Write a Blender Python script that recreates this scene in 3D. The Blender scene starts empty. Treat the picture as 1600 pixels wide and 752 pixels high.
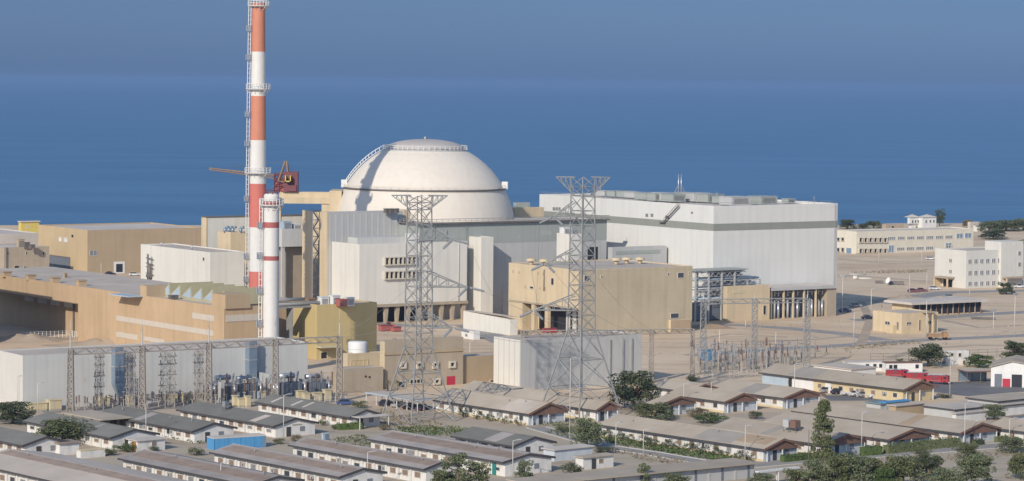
import bpy, bmesh, math, random
from mathutils import Vector, Matrix
R_ = math.radians
rnd = random.Random(7)
SC = bpy.context.scene
COL = SC.collection

# ------------------------------------------------------------------ camera
F_PX = 4375.0                     # focal length in pixels of the 1600 px wide photo
CAM_H = 77.0
PITCH, ROLL = R_(3.235), R_(0.545)
CAM = Vector((0, 0, CAM_H))
_f = Vector((0, math.cos(PITCH), -math.sin(PITCH)))
_r0 = Vector((1, 0, 0)); _u0 = _r0.cross(_f)
AX_R = _r0 * math.cos(ROLL) + _u0 * math.sin(ROLL)
AX_U = _u0 * math.cos(ROLL) - _r0 * math.sin(ROLL)
AX_F = _f
cam_data = bpy.data.cameras.new('camera')
cam_data.sensor_width = 36.0
cam_data.lens = 36.0 * F_PX / 1600.0
cam_data.clip_start = 1.0
cam_data.clip_end = 300000.0
cam = bpy.data.objects.new('camera', cam_data)
COL.objects.link(cam)
cam.matrix_world = Matrix(((AX_R.x, AX_U.x, -AX_F.x, CAM.x), (AX_R.y, AX_U.y, -AX_F.y, CAM.y),
                           (AX_R.z, AX_U.z, -AX_F.z, CAM.z), (0, 0, 0, 1)))
SC.camera = cam

# ------------------------------------------------------------------ light
SUN_EL = R_(28.0)
SHADOW_AZ = R_(25.0)              # shadows run away from the camera, turned 25 degrees to the right
to_sun = Vector((-math.sin(SHADOW_AZ) * math.cos(SUN_EL), -math.cos(SHADOW_AZ) * math.cos(SUN_EL), math.sin(SUN_EL)))
world = bpy.data.worlds.new('World'); SC.world = world; world.use_nodes = True
wn, wl = world.node_tree.nodes, world.node_tree.links
wn.clear()
sky = wn.new('ShaderNodeTexSky'); sky.sky_type = 'NISHITA'; sky.sun_disc = False
sky.sun_elevation = SUN_EL
sky.sun_rotation = math.atan2(to_sun.x, to_sun.y)
sky.altitude = 0; sky.air_density = 1.0; sky.dust_density = 0.6; sky.ozone_density = 3.0
# a band of dull blue dust air low over the sea, clear sky above it
tc = wn.new('ShaderNodeTexCoord'); sx = wn.new('ShaderNodeSeparateXYZ'); wl.new(tc.outputs['Generated'], sx.inputs[0])
rmp = wn.new('ShaderNodeMapRange'); rmp.inputs[1].default_value = 0.03; rmp.inputs[2].default_value = 0.30
wl.new(sx.outputs['Z'], rmp.inputs[0])
ng = wn.new('ShaderNodeMix'); ng.data_type = 'RGBA'
dust = wn.new('ShaderNodeMix'); dust.data_type = 'RGBA'; dust.blend_type = 'MULTIPLY'; dust.inputs[0].default_value = 1.0
wl.new(sky.outputs[0], dust.inputs[6])
rm2 = wn.new('ShaderNodeMapRange'); rm2.inputs[1].default_value = 0.004; rm2.inputs[2].default_value = 0.028; wl.new(sx.outputs['Z'], rm2.inputs[0])
tint = wn.new('ShaderNodeMix'); tint.data_type = 'RGBA'; tint.inputs[6].default_value = (0.170, 0.280, 0.64, 1); tint.inputs[7].default_value = (0.168, 0.258, 0.535, 1)
wl.new(rm2.outputs[0], tint.inputs[0]); wl.new(tint.outputs[2], dust.inputs[7])
wl.new(rmp.outputs[0], ng.inputs[0]); wl.new(dust.outputs[2], ng.inputs[6]); wl.new(sky.outputs[0], ng.inputs[7])
bg = wn.new('ShaderNodeBackground'); bg.inputs['Strength'].default_value = 0.135
wl.new(ng.outputs[2], bg.inputs['Color'])
wo = wn.new('ShaderNodeOutputWorld'); wl.new(bg.outputs[0], wo.inputs['Surface'])
sun_data = bpy.data.lights.new('sun', 'SUN'); sun_data.energy = 3.4; sun_data.angle = R_(0.5); sun_data.color = (1.0, 0.91, 0.78)
sun = bpy.data.objects.new('sun', sun_data); COL.objects.link(sun)
sun.rotation_euler = to_sun.to_track_quat('Z', 'Y').to_euler()
SC.view_settings.view_transform = 'Standard'; SC.view_settings.look = 'None'
SC.view_settings.exposure = 0.0; SC.view_settings.gamma = 1.0; SC.view_settings.use_curve_mapping = False
SC.cycles.max_bounces = 5; SC.cycles.diffuse_bounces = 2; SC.cycles.glossy_bounces = 2
SC.cycles.volume_bounces = 0; SC.cycles.use_denoising = True

# ------------------------------------------------------------------ where a line of sight meets a plane of the place
def ray(px, py):
    return AX_F + AX_R * ((px - 800) / F_PX) + AX_U * ((376 - py) / F_PX)
def G(px, py, z=0.0):
    r = ray(px, py); t = (z - CAM_H) / r.z
    return CAM + r * t
def zat(X, Y, py):
    k = (376 - py) / F_PX; d = Vector((X, Y, 0)) - CAM
    return (k * d.dot(AX_F) - d.dot(AX_U)) / (AX_U.z - k * AX_F.z)
def len_to(P, d, px):
    k = (px - 800) / F_PX; p = P - CAM
    return (k * p.dot(AX_F) - p.dot(AX_R)) / (d.dot(AX_R) - k * d.dot(AX_F))
def scale_at(P):
    return F_PX / (P - CAM).dot(AX_F)

# ------------------------------------------------------------------ materials
MATS = {}
def mat(name, c, rough=0.8, var=0.10, nscale=0.25, seam=0, seamz=0, seamw=0.07, seamd=0.82, streak=0.0, metal=0.0, coord='Object', spec=0.3, c2=None, own=0.0):
    if name in MATS: return MATS[name]
    m = bpy.data.materials.new(name); m.use_nodes = True; MATS[name] = m
    n, l = m.node_tree.nodes, m.node_tree.links
    b = n['Principled BSDF']; b.inputs['Roughness'].default_value = rough; b.inputs['Metallic'].default_value = metal
    b.inputs['Specular IOR Level'].default_value = spec
    t = n.new('ShaderNodeTexCoord')
    nz = n.new('ShaderNodeTexNoise'); nz.inputs['Scale'].default_value = nscale; nz.inputs['Detail'].default_value = 6; nz.inputs['Roughness'].default_value = 0.65
    l.new(t.outputs[coord], nz.inputs['Vector'])
    mr = n.new('ShaderNodeMapRange'); mr.inputs[1].default_value = 0.3; mr.inputs[2].default_value = 0.7
    l.new(nz.outputs['Fac'], mr.inputs[0])
    mx = n.new('ShaderNodeMix'); mx.data_type = 'RGBA'
    ca = tuple(x * (1 - var) for x in c); cb = tuple(min(1, x * (1 + var)) for x in c) if c2 is None else c2
    mx.inputs[6].default_value = (*ca, 1); mx.inputs[7].default_value = (*cb, 1)
    l.new(mr.outputs[0], mx.inputs[0])
    out = mx.outputs[2]
    def mul(fac_socket, out):
        q = n.new('ShaderNodeMix'); q.data_type = 'RGBA'; q.blend_type = 'MULTIPLY'; q.inputs[0].default_value = 1
        l.new(out, q.inputs[6]); l.new(fac_socket, q.inputs[7]); return q.outputs[2]
    if seam or seamz:
        s = n.new('ShaderNodeSeparateXYZ'); l.new(t.outputs['Object'], s.inputs[0])
        for per, which in ((seam, 'v'), (seamz, 'h')):
            if not per: continue
            if which == 'v':
                a = n.new('ShaderNodeMath'); a.operation = 'ADD'; l.new(s.outputs['X'], a.inputs[0]); l.new(s.outputs['Y'], a.inputs[1]); so = a.outputs[0]
            else: so = s.outputs['Z']
            d = n.new('ShaderNodeMath'); d.operation = 'DIVIDE'; l.new(so, d.inputs[0]); d.inputs[1].default_value = per
            fr = n.new('ShaderNodeMath'); fr.operation = 'FRACT'; l.new(d.outputs[0], fr.inputs[0])
            lt = n.new('ShaderNodeMath'); lt.operation = 'LESS_THAN'; l.new(fr.outputs[0], lt.inputs[0]); lt.inputs[1].default_value = seamw / per * 2
            r2 = n.new('ShaderNodeMapRange'); l.new(lt.outputs[0], r2.inputs[0]); r2.inputs[3].default_value = 1; r2.inputs[4].default_value = seamd
            out = mul(r2.outputs[0], out)
    if streak:
        mp = n.new('ShaderNodeMapping'); mp.inputs['Scale'].default_value = (0.7, 0.7, 0.05); l.new(t.outputs['Object'], mp.inputs[0])
        n2 = n.new('ShaderNodeTexNoise'); n2.inputs['Scale'].default_value = 0.8; n2.inputs['Detail'].default_value = 4; l.new(mp.outputs[0], n2.inputs['Vector'])
        r3 = n.new('ShaderNodeMapRange'); r3.inputs[1].default_value = 0.45; r3.inputs[2].default_value = 0.75; r3.inputs[3].default_value = 1; r3.inputs[4].default_value = 1 - streak
        l.new(n2.outputs['Fac'], r3.inputs[0]); out = mul(r3.outputs[0], out)
    if own:
        oi = n.new('ShaderNodeObjectInfo'); r4 = n.new('ShaderNodeMapRange'); r4.inputs[3].default_value = 1 - own; r4.inputs[4].default_value = 1 + own; l.new(oi.outputs['Random'], r4.inputs[0]); out = mul(r4.outputs[0], out)
    l.new(out, b.inputs['Base Color'])
    return m
def leafmat(name, c, c2):
    m = bpy.data.materials.new(name); m.use_nodes = True
    n, l = m.node_tree.nodes, m.node_tree.links; b = n['Principled BSDF']; b.inputs['Roughness'].default_value = 0.75
    b.inputs['Specular IOR Level'].default_value = 0.2
    g = n.new('ShaderNodeNewGeometry'); mx = n.new('ShaderNodeMix'); mx.data_type = 'RGBA'
    mx.inputs[6].default_value = (*c, 1); mx.inputs[7].default_value = (*c2, 1)
    l.new(g.outputs['Random Per Island'], mx.inputs[0]); l.new(mx.outputs[2], b.inputs['Base Color'])
    return m

M_WHITE = mat('white_cladding', (0.77, 0.74, 0.665), 0.6, 0.05, 0.08, seam=3.0, seamz=6.0, seamw=.05, seamd=.96, streak=0.10)
M_TWHITE = mat('turbine_cladding', (0.74, 0.73, 0.69), 0.6, 0.04, 0.06, seam=6.0, seamz=9.0, seamw=0.07, seamd=0.96, streak=0.08)
M_WHITEW = mat('white_render', (0.72, 0.70, 0.66), 0.8, 0.08, 0.5, streak=0.10)
M_GREYB = mat('grey_green_band', (0.30, 0.31, 0.27), 0.6, 0.05, 0.2)
M_GREYGR = mat('grey_green_cladding', (0.37, 0.40, 0.37), 0.6, 0.05, 0.1, seam=5.0)
M_LGREY = mat('light_grey_cladding', (0.61, 0.605, 0.575), 0.55, 0.05, 0.15, seam=1.5, seamw=0.05, seamd=0.9, streak=0.08)
M_WGREY = mat('grey_warehouse_sheet', (0.51, 0.505, 0.48), 0.6, 0.06, 0.15, seam=1.5, seamw=0.05, seamd=0.92, streak=0.12)
M_SAW = mat('olive_roof_light_wall', (0.45, 0.41, 0.26), 0.8, 0.08, 0.3)
M_PGREY = mat('pale_grey_concrete', (0.50, 0.50, 0.49), 0.8, 0.06, 0.12, seam=8.0, streak=0.06)
M_TAN = mat('tan_cladding', (0.54, 0.39, 0.24), 0.75, 0.08, 0.10, seam=4.0, seamd=0.92, streak=0.12)
M_BROWN = mat('brown_tan_render', (0.47, 0.36, 0.235), 0.85, 0.06, 0.1, seam=12, streak=0.06)
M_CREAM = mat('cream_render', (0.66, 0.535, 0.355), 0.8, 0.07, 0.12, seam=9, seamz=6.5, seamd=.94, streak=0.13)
M_MUST = mat('mustard_render', (0.58, 0.46, 0.225), 0.8, 0.05, 0.2, streak=0.06)
M_BEIGE = mat('beige_concrete', (0.45, 0.375, 0.28), 0.85, 0.08, 0.2, streak=0.12)
M_OFFC = mat('office_cream_render', (0.72, 0.67, 0.55), 0.85, 0.04, 0.3, streak=0.06)
M_OFFW = mat('office_white_render', (0.70, 0.68, 0.62), 0.85, 0.04, 0.3, streak=0.06)
M_ROOFG = mat('dusty_grey_roof', (0.54, 0.465, 0.39), 0.9, 0.12, 0.09, c2=(0.63, 0.55, 0.465))
M_ROOFP = mat('pale_roof', (0.60, 0.54, 0.48), 0.9, 0.12, 0.1)
M_CONC = mat('dome_concrete', (0.78, 0.71, 0.61), 0.85, 0.05, 0.10, streak=0.06)
M_CONCG = mat('dome_cap_concrete', (0.50, 0.465, 0.43), 0.85, 0.06, 0.2)
M_STEEL = mat('galvanised_steel', (0.36, 0.36, 0.35), 0.6, 0.12, 0.5, metal=0.25)
M_DSTEEL = mat('weathered_steel', (0.20, 0.18, 0.165), 0.7, 0.2, 0.6, metal=0.2)
M_MAST = mat('grey_brown_mast_steel', (0.36, 0.33, 0.30), 0.75, 0.15, 0.5)
M_GANTRY = mat('gantry_steel', (0.37, 0.325, 0.28), 0.75, 0.15, 0.5)
M_DARK = mat('dark_opening', (0.035, 0.037, 0.042), 0.6, 0.2, 0.6)
M_GLASS = mat('window_glass', (0.06, 0.075, 0.095), 0.15, 0.2, 0.6, spec=0.6)
M_GREYGL = mat('grey_blind_glass', (0.24, 0.25, 0.27), 0.3, 0.15, 0.8, spec=0.5)
M_BLUEGL = mat('blue_window', (0.20, 0.29, 0.40), 0.3, 0.15, 0.6, spec=0.5)
M_FRAME = mat('pale_frame', (0.62, 0.56, 0.46), 0.7, 0.05, 1)
M_WPAINT = mat('white_paint', (0.78, 0.77, 0.74), 0.55, 0.06, 0.6, streak=0.08)
M_WSTACK = mat('white_stack_paint', (0.76, 0.735, 0.69), 0.6, 0.05, 0.3, streak=0.07)
M_RSTACK = mat('faded_orange_red_paint', (0.62, 0.25, 0.155), 0.65, 0.06, 0.3, streak=0.08)
M_RSTACK2 = mat('coral_red_paint', (0.63, 0.19, 0.15), 0.65, 0.06, 0.3, streak=0.08)
M_RBAND = mat('dull_red_paint', (0.42, 0.13, 0.115), 0.65, 0.06, 0.4)
M_MAROON = mat('maroon_paint', (0.20, 0.075, 0.085), 0.7, 0.12, 0.4)
M_RUST = mat('rusty_orange_steel', (0.36, 0.23, 0.13), 0.75, 0.2, 0.5)
M_YELLOW = mat('yellow_paint', (0.72, 0.56, 0.14), 0.7, 0.06, 0.5)
M_PYEL = mat('pale_yellow_paint', (0.62, 0.54, 0.36), 0.7, 0.1, 0.6)
M_RED = mat('red_paint', (0.50, 0.03, 0.045), 0.4, 0.08, 0.5, spec=0.5)
M_FRED = mat('fire_engine_red', (0.36, 0.03, 0.04), 0.5, 0.15, 0.8, spec=0.4)
M_REDDOOR = mat('crimson_door', (0.48, 0.04, 0.07), 0.6, 0.06, 0.5)
M_BLUE = mat('sky_blue_paint', (0.10, 0.32, 0.58), 0.55, 0.08, 0.5, seam=1.2)
M_LBLUE = mat('pale_blue_panel', (0.42, 0.50, 0.57), 0.6, 0.08, 0.5)
M_DUCT = mat('blue_grey_duct', (0.27, 0.34, 0.42), 0.4, 0.08, 0.5, metal=0.4)
M_SILVER = mat('silver_aluminium', (0.55, 0.57, 0.60), 0.35, 0.1, 0.5, metal=0.6)
M_TRANS = mat('transformer_grey', (0.17, 0.19, 0.22), 0.55, 0.15, 0.5)
M_PORC = mat('brown_porcelain', (0.20, 0.13, 0.10), 0.4, 0.15, 2)
M_PORCG = mat('grey_porcelain', (0.36, 0.37, 0.38), 0.45, 0.12, 2)
M_TYRE = mat('black_rubber', (0.02, 0.02, 0.02), 0.8, 0.1, 2)
M_CARGL = mat('car_glass', (0.03, 0.04, 0.05), 0.1, 0.1, 1, spec=0.6)
M_POLE = mat('pale_pole_paint', (0.60, 0.57, 0.52), 0.6, 0.08, 0.5)
M_DPOLE = mat('dark_pole', (0.14, 0.13, 0.12), 0.7, 0.08, 0.5)
M_BARK = mat('bark', (0.17, 0.125, 0.09), 0.9, 0.2, 2)
M_RTAN = mat('dusty_tan_sheet_roof', (0.46, 0.385, 0.295), 0.85, 0.10, 0.13, c2=(0.53, 0.455, 0.36), seam=3.0, seamw=.05, seamd=.90, own=.10)
M_RGREEN = mat('grey_green_sheet_roof', (0.225, 0.215, 0.19), 0.85, 0.14, 0.2, seam=3.0, seamw=.05, seamd=.88, own=.12)
M_RBRN = mat('dark_grey_sheet_roof', (0.37, 0.335, 0.31), 0.85, 0.16, 0.2, own=.12)
M_RPATCH = mat('red_brown_roof_felt', (0.325, 0.25, 0.20), 0.9, 0.20, 0.35, own=.15)
M_GABLE = mat('brown_gable_boards', (0.225, 0.13, 0.095), 0.85, 0.12, 0.6)
M_FASCIA = mat('dark_fascia', (0.08, 0.075, 0.075), 0.8, 0.1, 0.6)
M_HWALL = mat('white_house_wall', (0.74, 0.72, 0.68), 0.85, 0.10, 0.5, streak=0.22, own=.05)
M_HBLUE = mat('blue_white_house_wall', (0.56, 0.60, 0.64), 0.85, 0.06, 0.4, streak=0.12)
M_HYEL = mat('pale_yellow_house_wall', (0.66, 0.54, 0.33), 0.85, 0.06, 0.4, streak=0.1)
M_SHUT = mat('brown_shutter', (0.26, 0.19, 0.15), 0.8, 0.15, 0.8)
M_DOORD = mat('dark_door', (0.07, 0.065, 0.06), 0.7, 0.1, 0.8)
M_ORDOOR = mat('orange_wood_door', (0.42, 0.19, 0.05), 0.6, 0.1, 0.8)
M_GRDOOR = mat('green_door', (0.03, 0.22, 0.20), 0.6, 0.1, 0.8)
M_ASPH = mat('dusty_asphalt', (0.34, 0.32, 0.30), 0.9, 0.14, 0.15)
M_ASPHD = mat('dark_asphalt', (0.19, 0.185, 0.185), 0.9, 0.14, 0.15)
M_KERB = mat('pale_kerb', (0.55, 0.53, 0.49), 0.9, 0.08, 0.6)
M_SAND2 = mat('pale_sand', (0.46, 0.37, 0.275), 0.95, 0.15, 0.05)
M_BRSAND = mat('heaped_sand', (0.40, 0.28, 0.18), 0.95, 0.15, 0.1)
L_DARK = leafmat('dark_leaves', (0.055, 0.072, 0.038), (0.13, 0.145, 0.075))
L_OLIVE = leafmat('olive_leaves', (0.085, 0.105, 0.045), (0.19, 0.205, 0.095))
L_GREY = leafmat('grey_green_leaves', (0.10, 0.125, 0.065), (0.215, 0.24, 0.13))
L_BRIGHT = leafmat('fresh_leaves', (0.058, 0.095, 0.027), (0.13, 0.175, 0.06))
L_DRY = leafmat('dry_leaves', (0.17, 0.14, 0.08), (0.32, 0.265, 0.165))

# ------------------------------------------------------------------ mesh building
class MB:
    def __init__(s): s.v = []; s.f = []; s.m = []; s.mi = 0; s.sm = []
    def q(s, *pts, smooth=False):
        b = len(s.v); s.v += [tuple(p) for p in pts]; s.f.append(tuple(range(b, b + len(pts)))); s.m.append(s.mi); s.sm.append(smooth); return s
    def box(s, x0, x1, y0, y1, z0, z1):
        b = len(s.v)
        s.v += [(x, y, z) for z in (z0, z1) for x, y in ((x0, y0), (x1, y0), (x1, y1), (x0, y1))]
        for f in ((3, 2, 1, 0), (4, 5, 6, 7), (0, 1, 5, 4), (1, 2, 6, 5), (2, 3, 7, 6), (3, 0, 4, 7)):
            s.f.append(tuple(b + i for i in f)); s.m.append(s.mi); s.sm.append(False)
        return s
    def cbox(s, c, sx, sy, z0, z1): return s.box(c[0] - sx / 2, c[0] + sx / 2, c[1] - sy / 2, c[1] + sy / 2, z0, z1)
    def prism(s, poly, axis, a0, a1):
        """poly in the plane across the axis: axis 'z' (x,y), 'y' (x,z), 'x' (y,z)"""
        def P(p, a): return (p[0], p[1], a) if axis == 'z' else ((p[0], a, p[1]) if axis == 'y' else (a, p[0], p[1]))
        n = len(poly); b = len(s.v)
        s.v += [P(p, a0) for p in poly] + [P(p, a1) for p in poly]
        fs = [tuple(b + i for i in reversed(range(n))), tuple(b + n + i for i in range(n))]
        fs += [(b + i, b + (i + 1) % n, b + n + (i + 1) % n, b + n + i) for i in range(n)]
        for f in fs: s.f.append(f); s.m.append(s.mi); s.sm.append(False)
        return s
    def tube(s, p, q, r0, r1=None, n=8, cap=True, smooth=True):
        p, q = Vector(p), Vector(q); r1 = r0 if r1 is None else r1
        d = q - p
        if d.length < 1e-6: return s
        d.normalize(); a = d.orthogonal().normalized(); c = d.cross(a); b = len(s.v)
        for o, r in ((p, r0), (q, r1)):
            for i in range(n):
                t = 2 * math.pi * (i + 0.5) / n; s.v.append(tuple(o + a * (r * math.cos(t)) + c * (r * math.sin(t))))
        for i in range(n):
            j = (i + 1) % n; s.f.append((b + i, b + j, b + n + j, b + n + i)); s.m.append(s.mi); s.sm.append(smooth)
        if cap:
            s.f.append(tuple(b + i for i in reversed(range(n)))); s.f.append(tuple(b + n + i for i in range(n))); s.m += [s.mi] * 2; s.sm += [False] * 2
        return s
    def bar(s, p, q, r): return s.tube(p, q, r * 1.2, None, 4, True, False)
    def lathe(s, prof, n=32, c=(0, 0), smooth=True):
        b = len(s.v); k = len(prof)
        for r, z in prof:
            for i in range(n):
                t = 2 * math.pi * i / n; s.v.append((c[0] + r * math.cos(t), c[1] + r * math.sin(t), z))
        for j in range(k - 1):
            for i in range(n):
                i2 = (i + 1) % n; s.f.append((b + j * n + i, b + j * n + i2, b + (j + 1) * n + i2, b + (j + 1) * n + i)); s.m.append(s.mi); s.sm.append(smooth)
        return s
    def railing(s, pts, h=1.1, r=0.05, closed=False, step=2.0):
        pts = [Vector(p) for p in pts]
        if closed: pts.append(pts[0])
        for a, c in zip(pts, pts[1:]):
            up = Vector((0, 0, h))
            s.bar(a + up, c + up, r); s.bar(a + up * 0.5, c + up * 0.5, r * 0.7)
            k = max(1, int((c - a).length / step))
            for i in range(k): s.bar(a.lerp(c, i / k), a.lerp(c, i / k) + up, r)
        return s
    def build(s, name, mats, parent=None, loc=None):
        me = bpy.data.meshes.new(name); me.from_pydata(s.v, [], s.f)
        for m in (mats if isinstance(mats, (list, tuple)) else [mats]): me.materials.append(m)
        me.polygons.foreach_set('material_index', s.m); me.polygons.foreach_set('use_smooth', s.sm); me.update()
        o = bpy.data.objects.new(name, me); COL.objects.link(o)
        if parent: o.parent = parent
        if loc is not None: o.location = loc
        return o
def tag(o, label=None, cat=None, group=None, kind=None):
    for k, v in (('label', label), ('category', cat), ('group', group), ('kind', kind)):
        if v: o[k] = v
    return o
def thing(name, label, cat, loc=(0, 0, 0), rotz=0.0, group=None):
    o = bpy.data.objects.new(name, None); COL.objects.link(o); o.location = loc; o.rotation_euler = (0, 0, rotz); o.empty_display_size = 0.5
    return tag(o, label, cat, group)
def kids(o): return [c for c in bpy.data.objects if c.parent == o]
TREE_OF = {}
def dup(root, loc, rotz=0.0, label=None, group=None, scale=None):
    if root.name not in TREE_OF:
        TREE_OF[root.name] = [(c, kids(c)) for c in kids(root)]
    r = root.copy(); COL.objects.link(r); r.location = loc; r.rotation_euler = (0, 0, rotz)
    if scale: r.scale = scale
    if label: r['label'] = label
    if group: r['group'] = group
    for c, gs in TREE_OF[root.name]:
        d = c.copy(); COL.objects.link(d); d.parent = r
        for g in gs:
            e = g.copy(); COL.objects.link(e); e.parent = d
    return r
def flat(name, pts, z, m, thick=0.0):
    b = MB(); P = [(p[0], p[1], z) for p in pts]
    b.q(*P); o = b.build(name, m)
    # face up
    if o.data.polygons[0].normal.z < 0: o.data.flip_normals()
    return tag(o, kind='structure')

# ------------------------------------------------------------------ setting
M_GROUND = mat('sandy_ground', (0.65, 0.485, 0.32), 0.95, 0.10, 0.018, coord='Object', c2=(0.76, 0.605, 0.43))
def ground_nodes():
    n, l = M_GROUND.node_tree.nodes, M_GROUND.node_tree.links
    b = n['Principled BSDF']; src = b.inputs['Base Color'].links[0].from_socket
    t = n.new('ShaderNodeTexCoord')
    # the village stands on greyer trodden earth, the plant on sand
    s = n.new('ShaderNodeSeparateXYZ'); l.new(t.outputs['Object'], s.inputs[0])
    nz = n.new('ShaderNodeTexNoise'); nz.inputs['Scale'].default_value = 0.02; nz.inputs['Detail'].default_value = 5; l.new(t.outputs['Object'], nz.inputs['Vector'])
    mm = n.new('ShaderNodeMath'); mm.operation = 'MULTIPLY_ADD'; l.new(nz.outputs['Fac'], mm.inputs[0]); mm.inputs[1].default_value = 120; l.new(s.outputs['Y'], mm.inputs[2])
    r = n.new('ShaderNodeMapRange'); r.inputs[1].default_value = 690; r.inputs[2].default_value = 760; l.new(mm.outputs[0], r.inputs[0])
    mx = n.new('ShaderNodeMix'); mx.data_type = 'RGBA'; l.new(r.outputs[0], mx.inputs[0]); mx.inputs[6].default_value = (0.47, 0.395, 0.30, 1); l.new(src, mx.inputs[7])
    # tyre tracks and scrub: long thin blotches
    mp = n.new('ShaderNodeMapping'); mp.inputs['Scale'].default_value = (0.02, 0.10, 1); mp.inputs['Rotation'].default_value = (0, 0, R_(-20)); l.new(t.outputs['Object'], mp.inputs[0])
    n2 = n.new('ShaderNodeTexNoise'); n2.inputs['Scale'].default_value = 1.5; n2.inputs['Detail'].default_value = 7; n2.inputs['Roughness'].default_value = 0.7; l.new(mp.outputs[0], n2.inputs['Vector'])
    r2 = n.new('ShaderNodeMapRange'); r2.inputs[1].default_value = 0.48; r2.inputs[2].default_value = 0.72; r2.inputs[3].default_value = 1.04; r2.inputs[4].default_value = 0.74; l.new(n2.outputs['Fac'], r2.inputs[0])
    q = n.new('ShaderNodeMix'); q.data_type = 'RGBA'; q.blend_type = 'MULTIPLY'; q.inputs[0].default_value = 1; l.new(mx.outputs[2], q.inputs[6]); l.new(r2.outputs[0], q.inputs[7])
    l.new(q.outputs[2], b.inputs['Base Color'])
ground_nodes()
coast = [G(x, y) for x, y in ((-700, 351), (-200, 351), (0, 352), (400, 352), (800, 354), (1000, 352), (1200, 351), (1310, 352), (1400, 349), (1500, 349), (1600, 346), (1900, 343), (2600, 340))]
gp = [(-9000, -600)] + [(9000, -600), (9000, coast[-1].y)] + [(p.x, p.y) for p in reversed(coast)] + [(-9000, coast[0].y)]
gb = MB(); gb.prism(gp, 'z', -5.0, 0.0)
gr = gb.build('ground', M_GROUND); tag(gr, 'sandy ground of the plant and the village', kind='structure')

m = bpy.data.materials.new('sea_water'); m.use_nodes = True
n, l = m.node_tree.nodes, m.node_tree.links; b = n['Principled BSDF']
b.inputs['Base Color'].default_value = (0.018, 0.085, 0.20, 1); b.inputs['Roughness'].default_value = 0.35; b.inputs['IOR'].default_value = 1.33
b.inputs['Specular IOR Level'].default_value = 0.28
t = n.new('ShaderNodeTexCoord'); mp = n.new('ShaderNodeMapping'); mp.inputs['Scale'].default_value = (0.0022, 0.009, 1); l.new(t.outputs['Object'], mp.inputs[0])
nz = n.new('ShaderNodeTexNoise'); nz.inputs['Scale'].default_value = 1.0; nz.inputs['Detail'].default_value = 9; nz.inputs['Roughness'].default_value = 0.68; l.new(mp.outputs[0], nz.inputs['Vector'])
mx = n.new('ShaderNodeMix'); mx.data_type = 'RGBA'; mx.inputs[6].default_value = (0.028, 0.118, 0.24, 1); mx.inputs[7].default_value = (0.050, 0.158, 0.295, 1)
wr = n.new('ShaderNodeMapRange'); wr.inputs[1].default_value = 0.40; wr.inputs[2].default_value = 0.60; l.new(nz.outputs['Fac'], wr.inputs[0])
l.new(wr.outputs[0], mx.inputs[0]); l.new(mx.outputs[2], b.inputs['Base Color'])
mp2 = n.new('ShaderNodeMapping'); mp2.inputs['Scale'].default_value = (0.02, 0.06, 1); l.new(t.outputs['Object'], mp2.inputs[0])
n3 = n.new('ShaderNodeTexNoise'); n3.inputs['Scale'].default_value = 1.0; n3.inputs['Detail'].default_value = 6; l.new(mp2.outputs[0], n3.inputs['Vector'])
bp = n.new('ShaderNodeBump'); bp.inputs['Strength'].default_value = 0.6; bp.inputs['Distance'].default_value = 3.0; l.new(n3.outputs['Fac'], bp.inputs['Height']); l.new(bp.outputs[0], b.inputs['Normal'])
M_SEA = m
sb = MB(); sb.q((-60000, 1000, -3), (60000, 1000, -3), (60000, 90000, -3), (-60000, 90000, -3))
tag(sb.build('sea', M_SEA), 'blue sea behind the plant', kind='structure')

hz = bpy.data.materials.new('haze_air'); hz.use_nodes = True
n, l = hz.node_tree.nodes, hz.node_tree.links; n.clear()
pv = n.new('ShaderNodeVolumePrincipled'); pv.inputs['Color'].default_value = (0.32, 0.52, 0.86, 1); pv.inputs['Density'].default_value = 0.000055; pv.inputs['Anisotropy'].default_value = 0.0
ho = n.new('ShaderNodeOutputMaterial'); l.new(pv.outputs[0], ho.inputs['Volume'])
HAZE = hz
hb = MB(); hb.box(-61000, 61000, -700, 91000, -6.0, 108.0)
tag(hb.build('haze', HAZE), 'thin blue haze over land and sea', kind='stuff')
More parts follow.
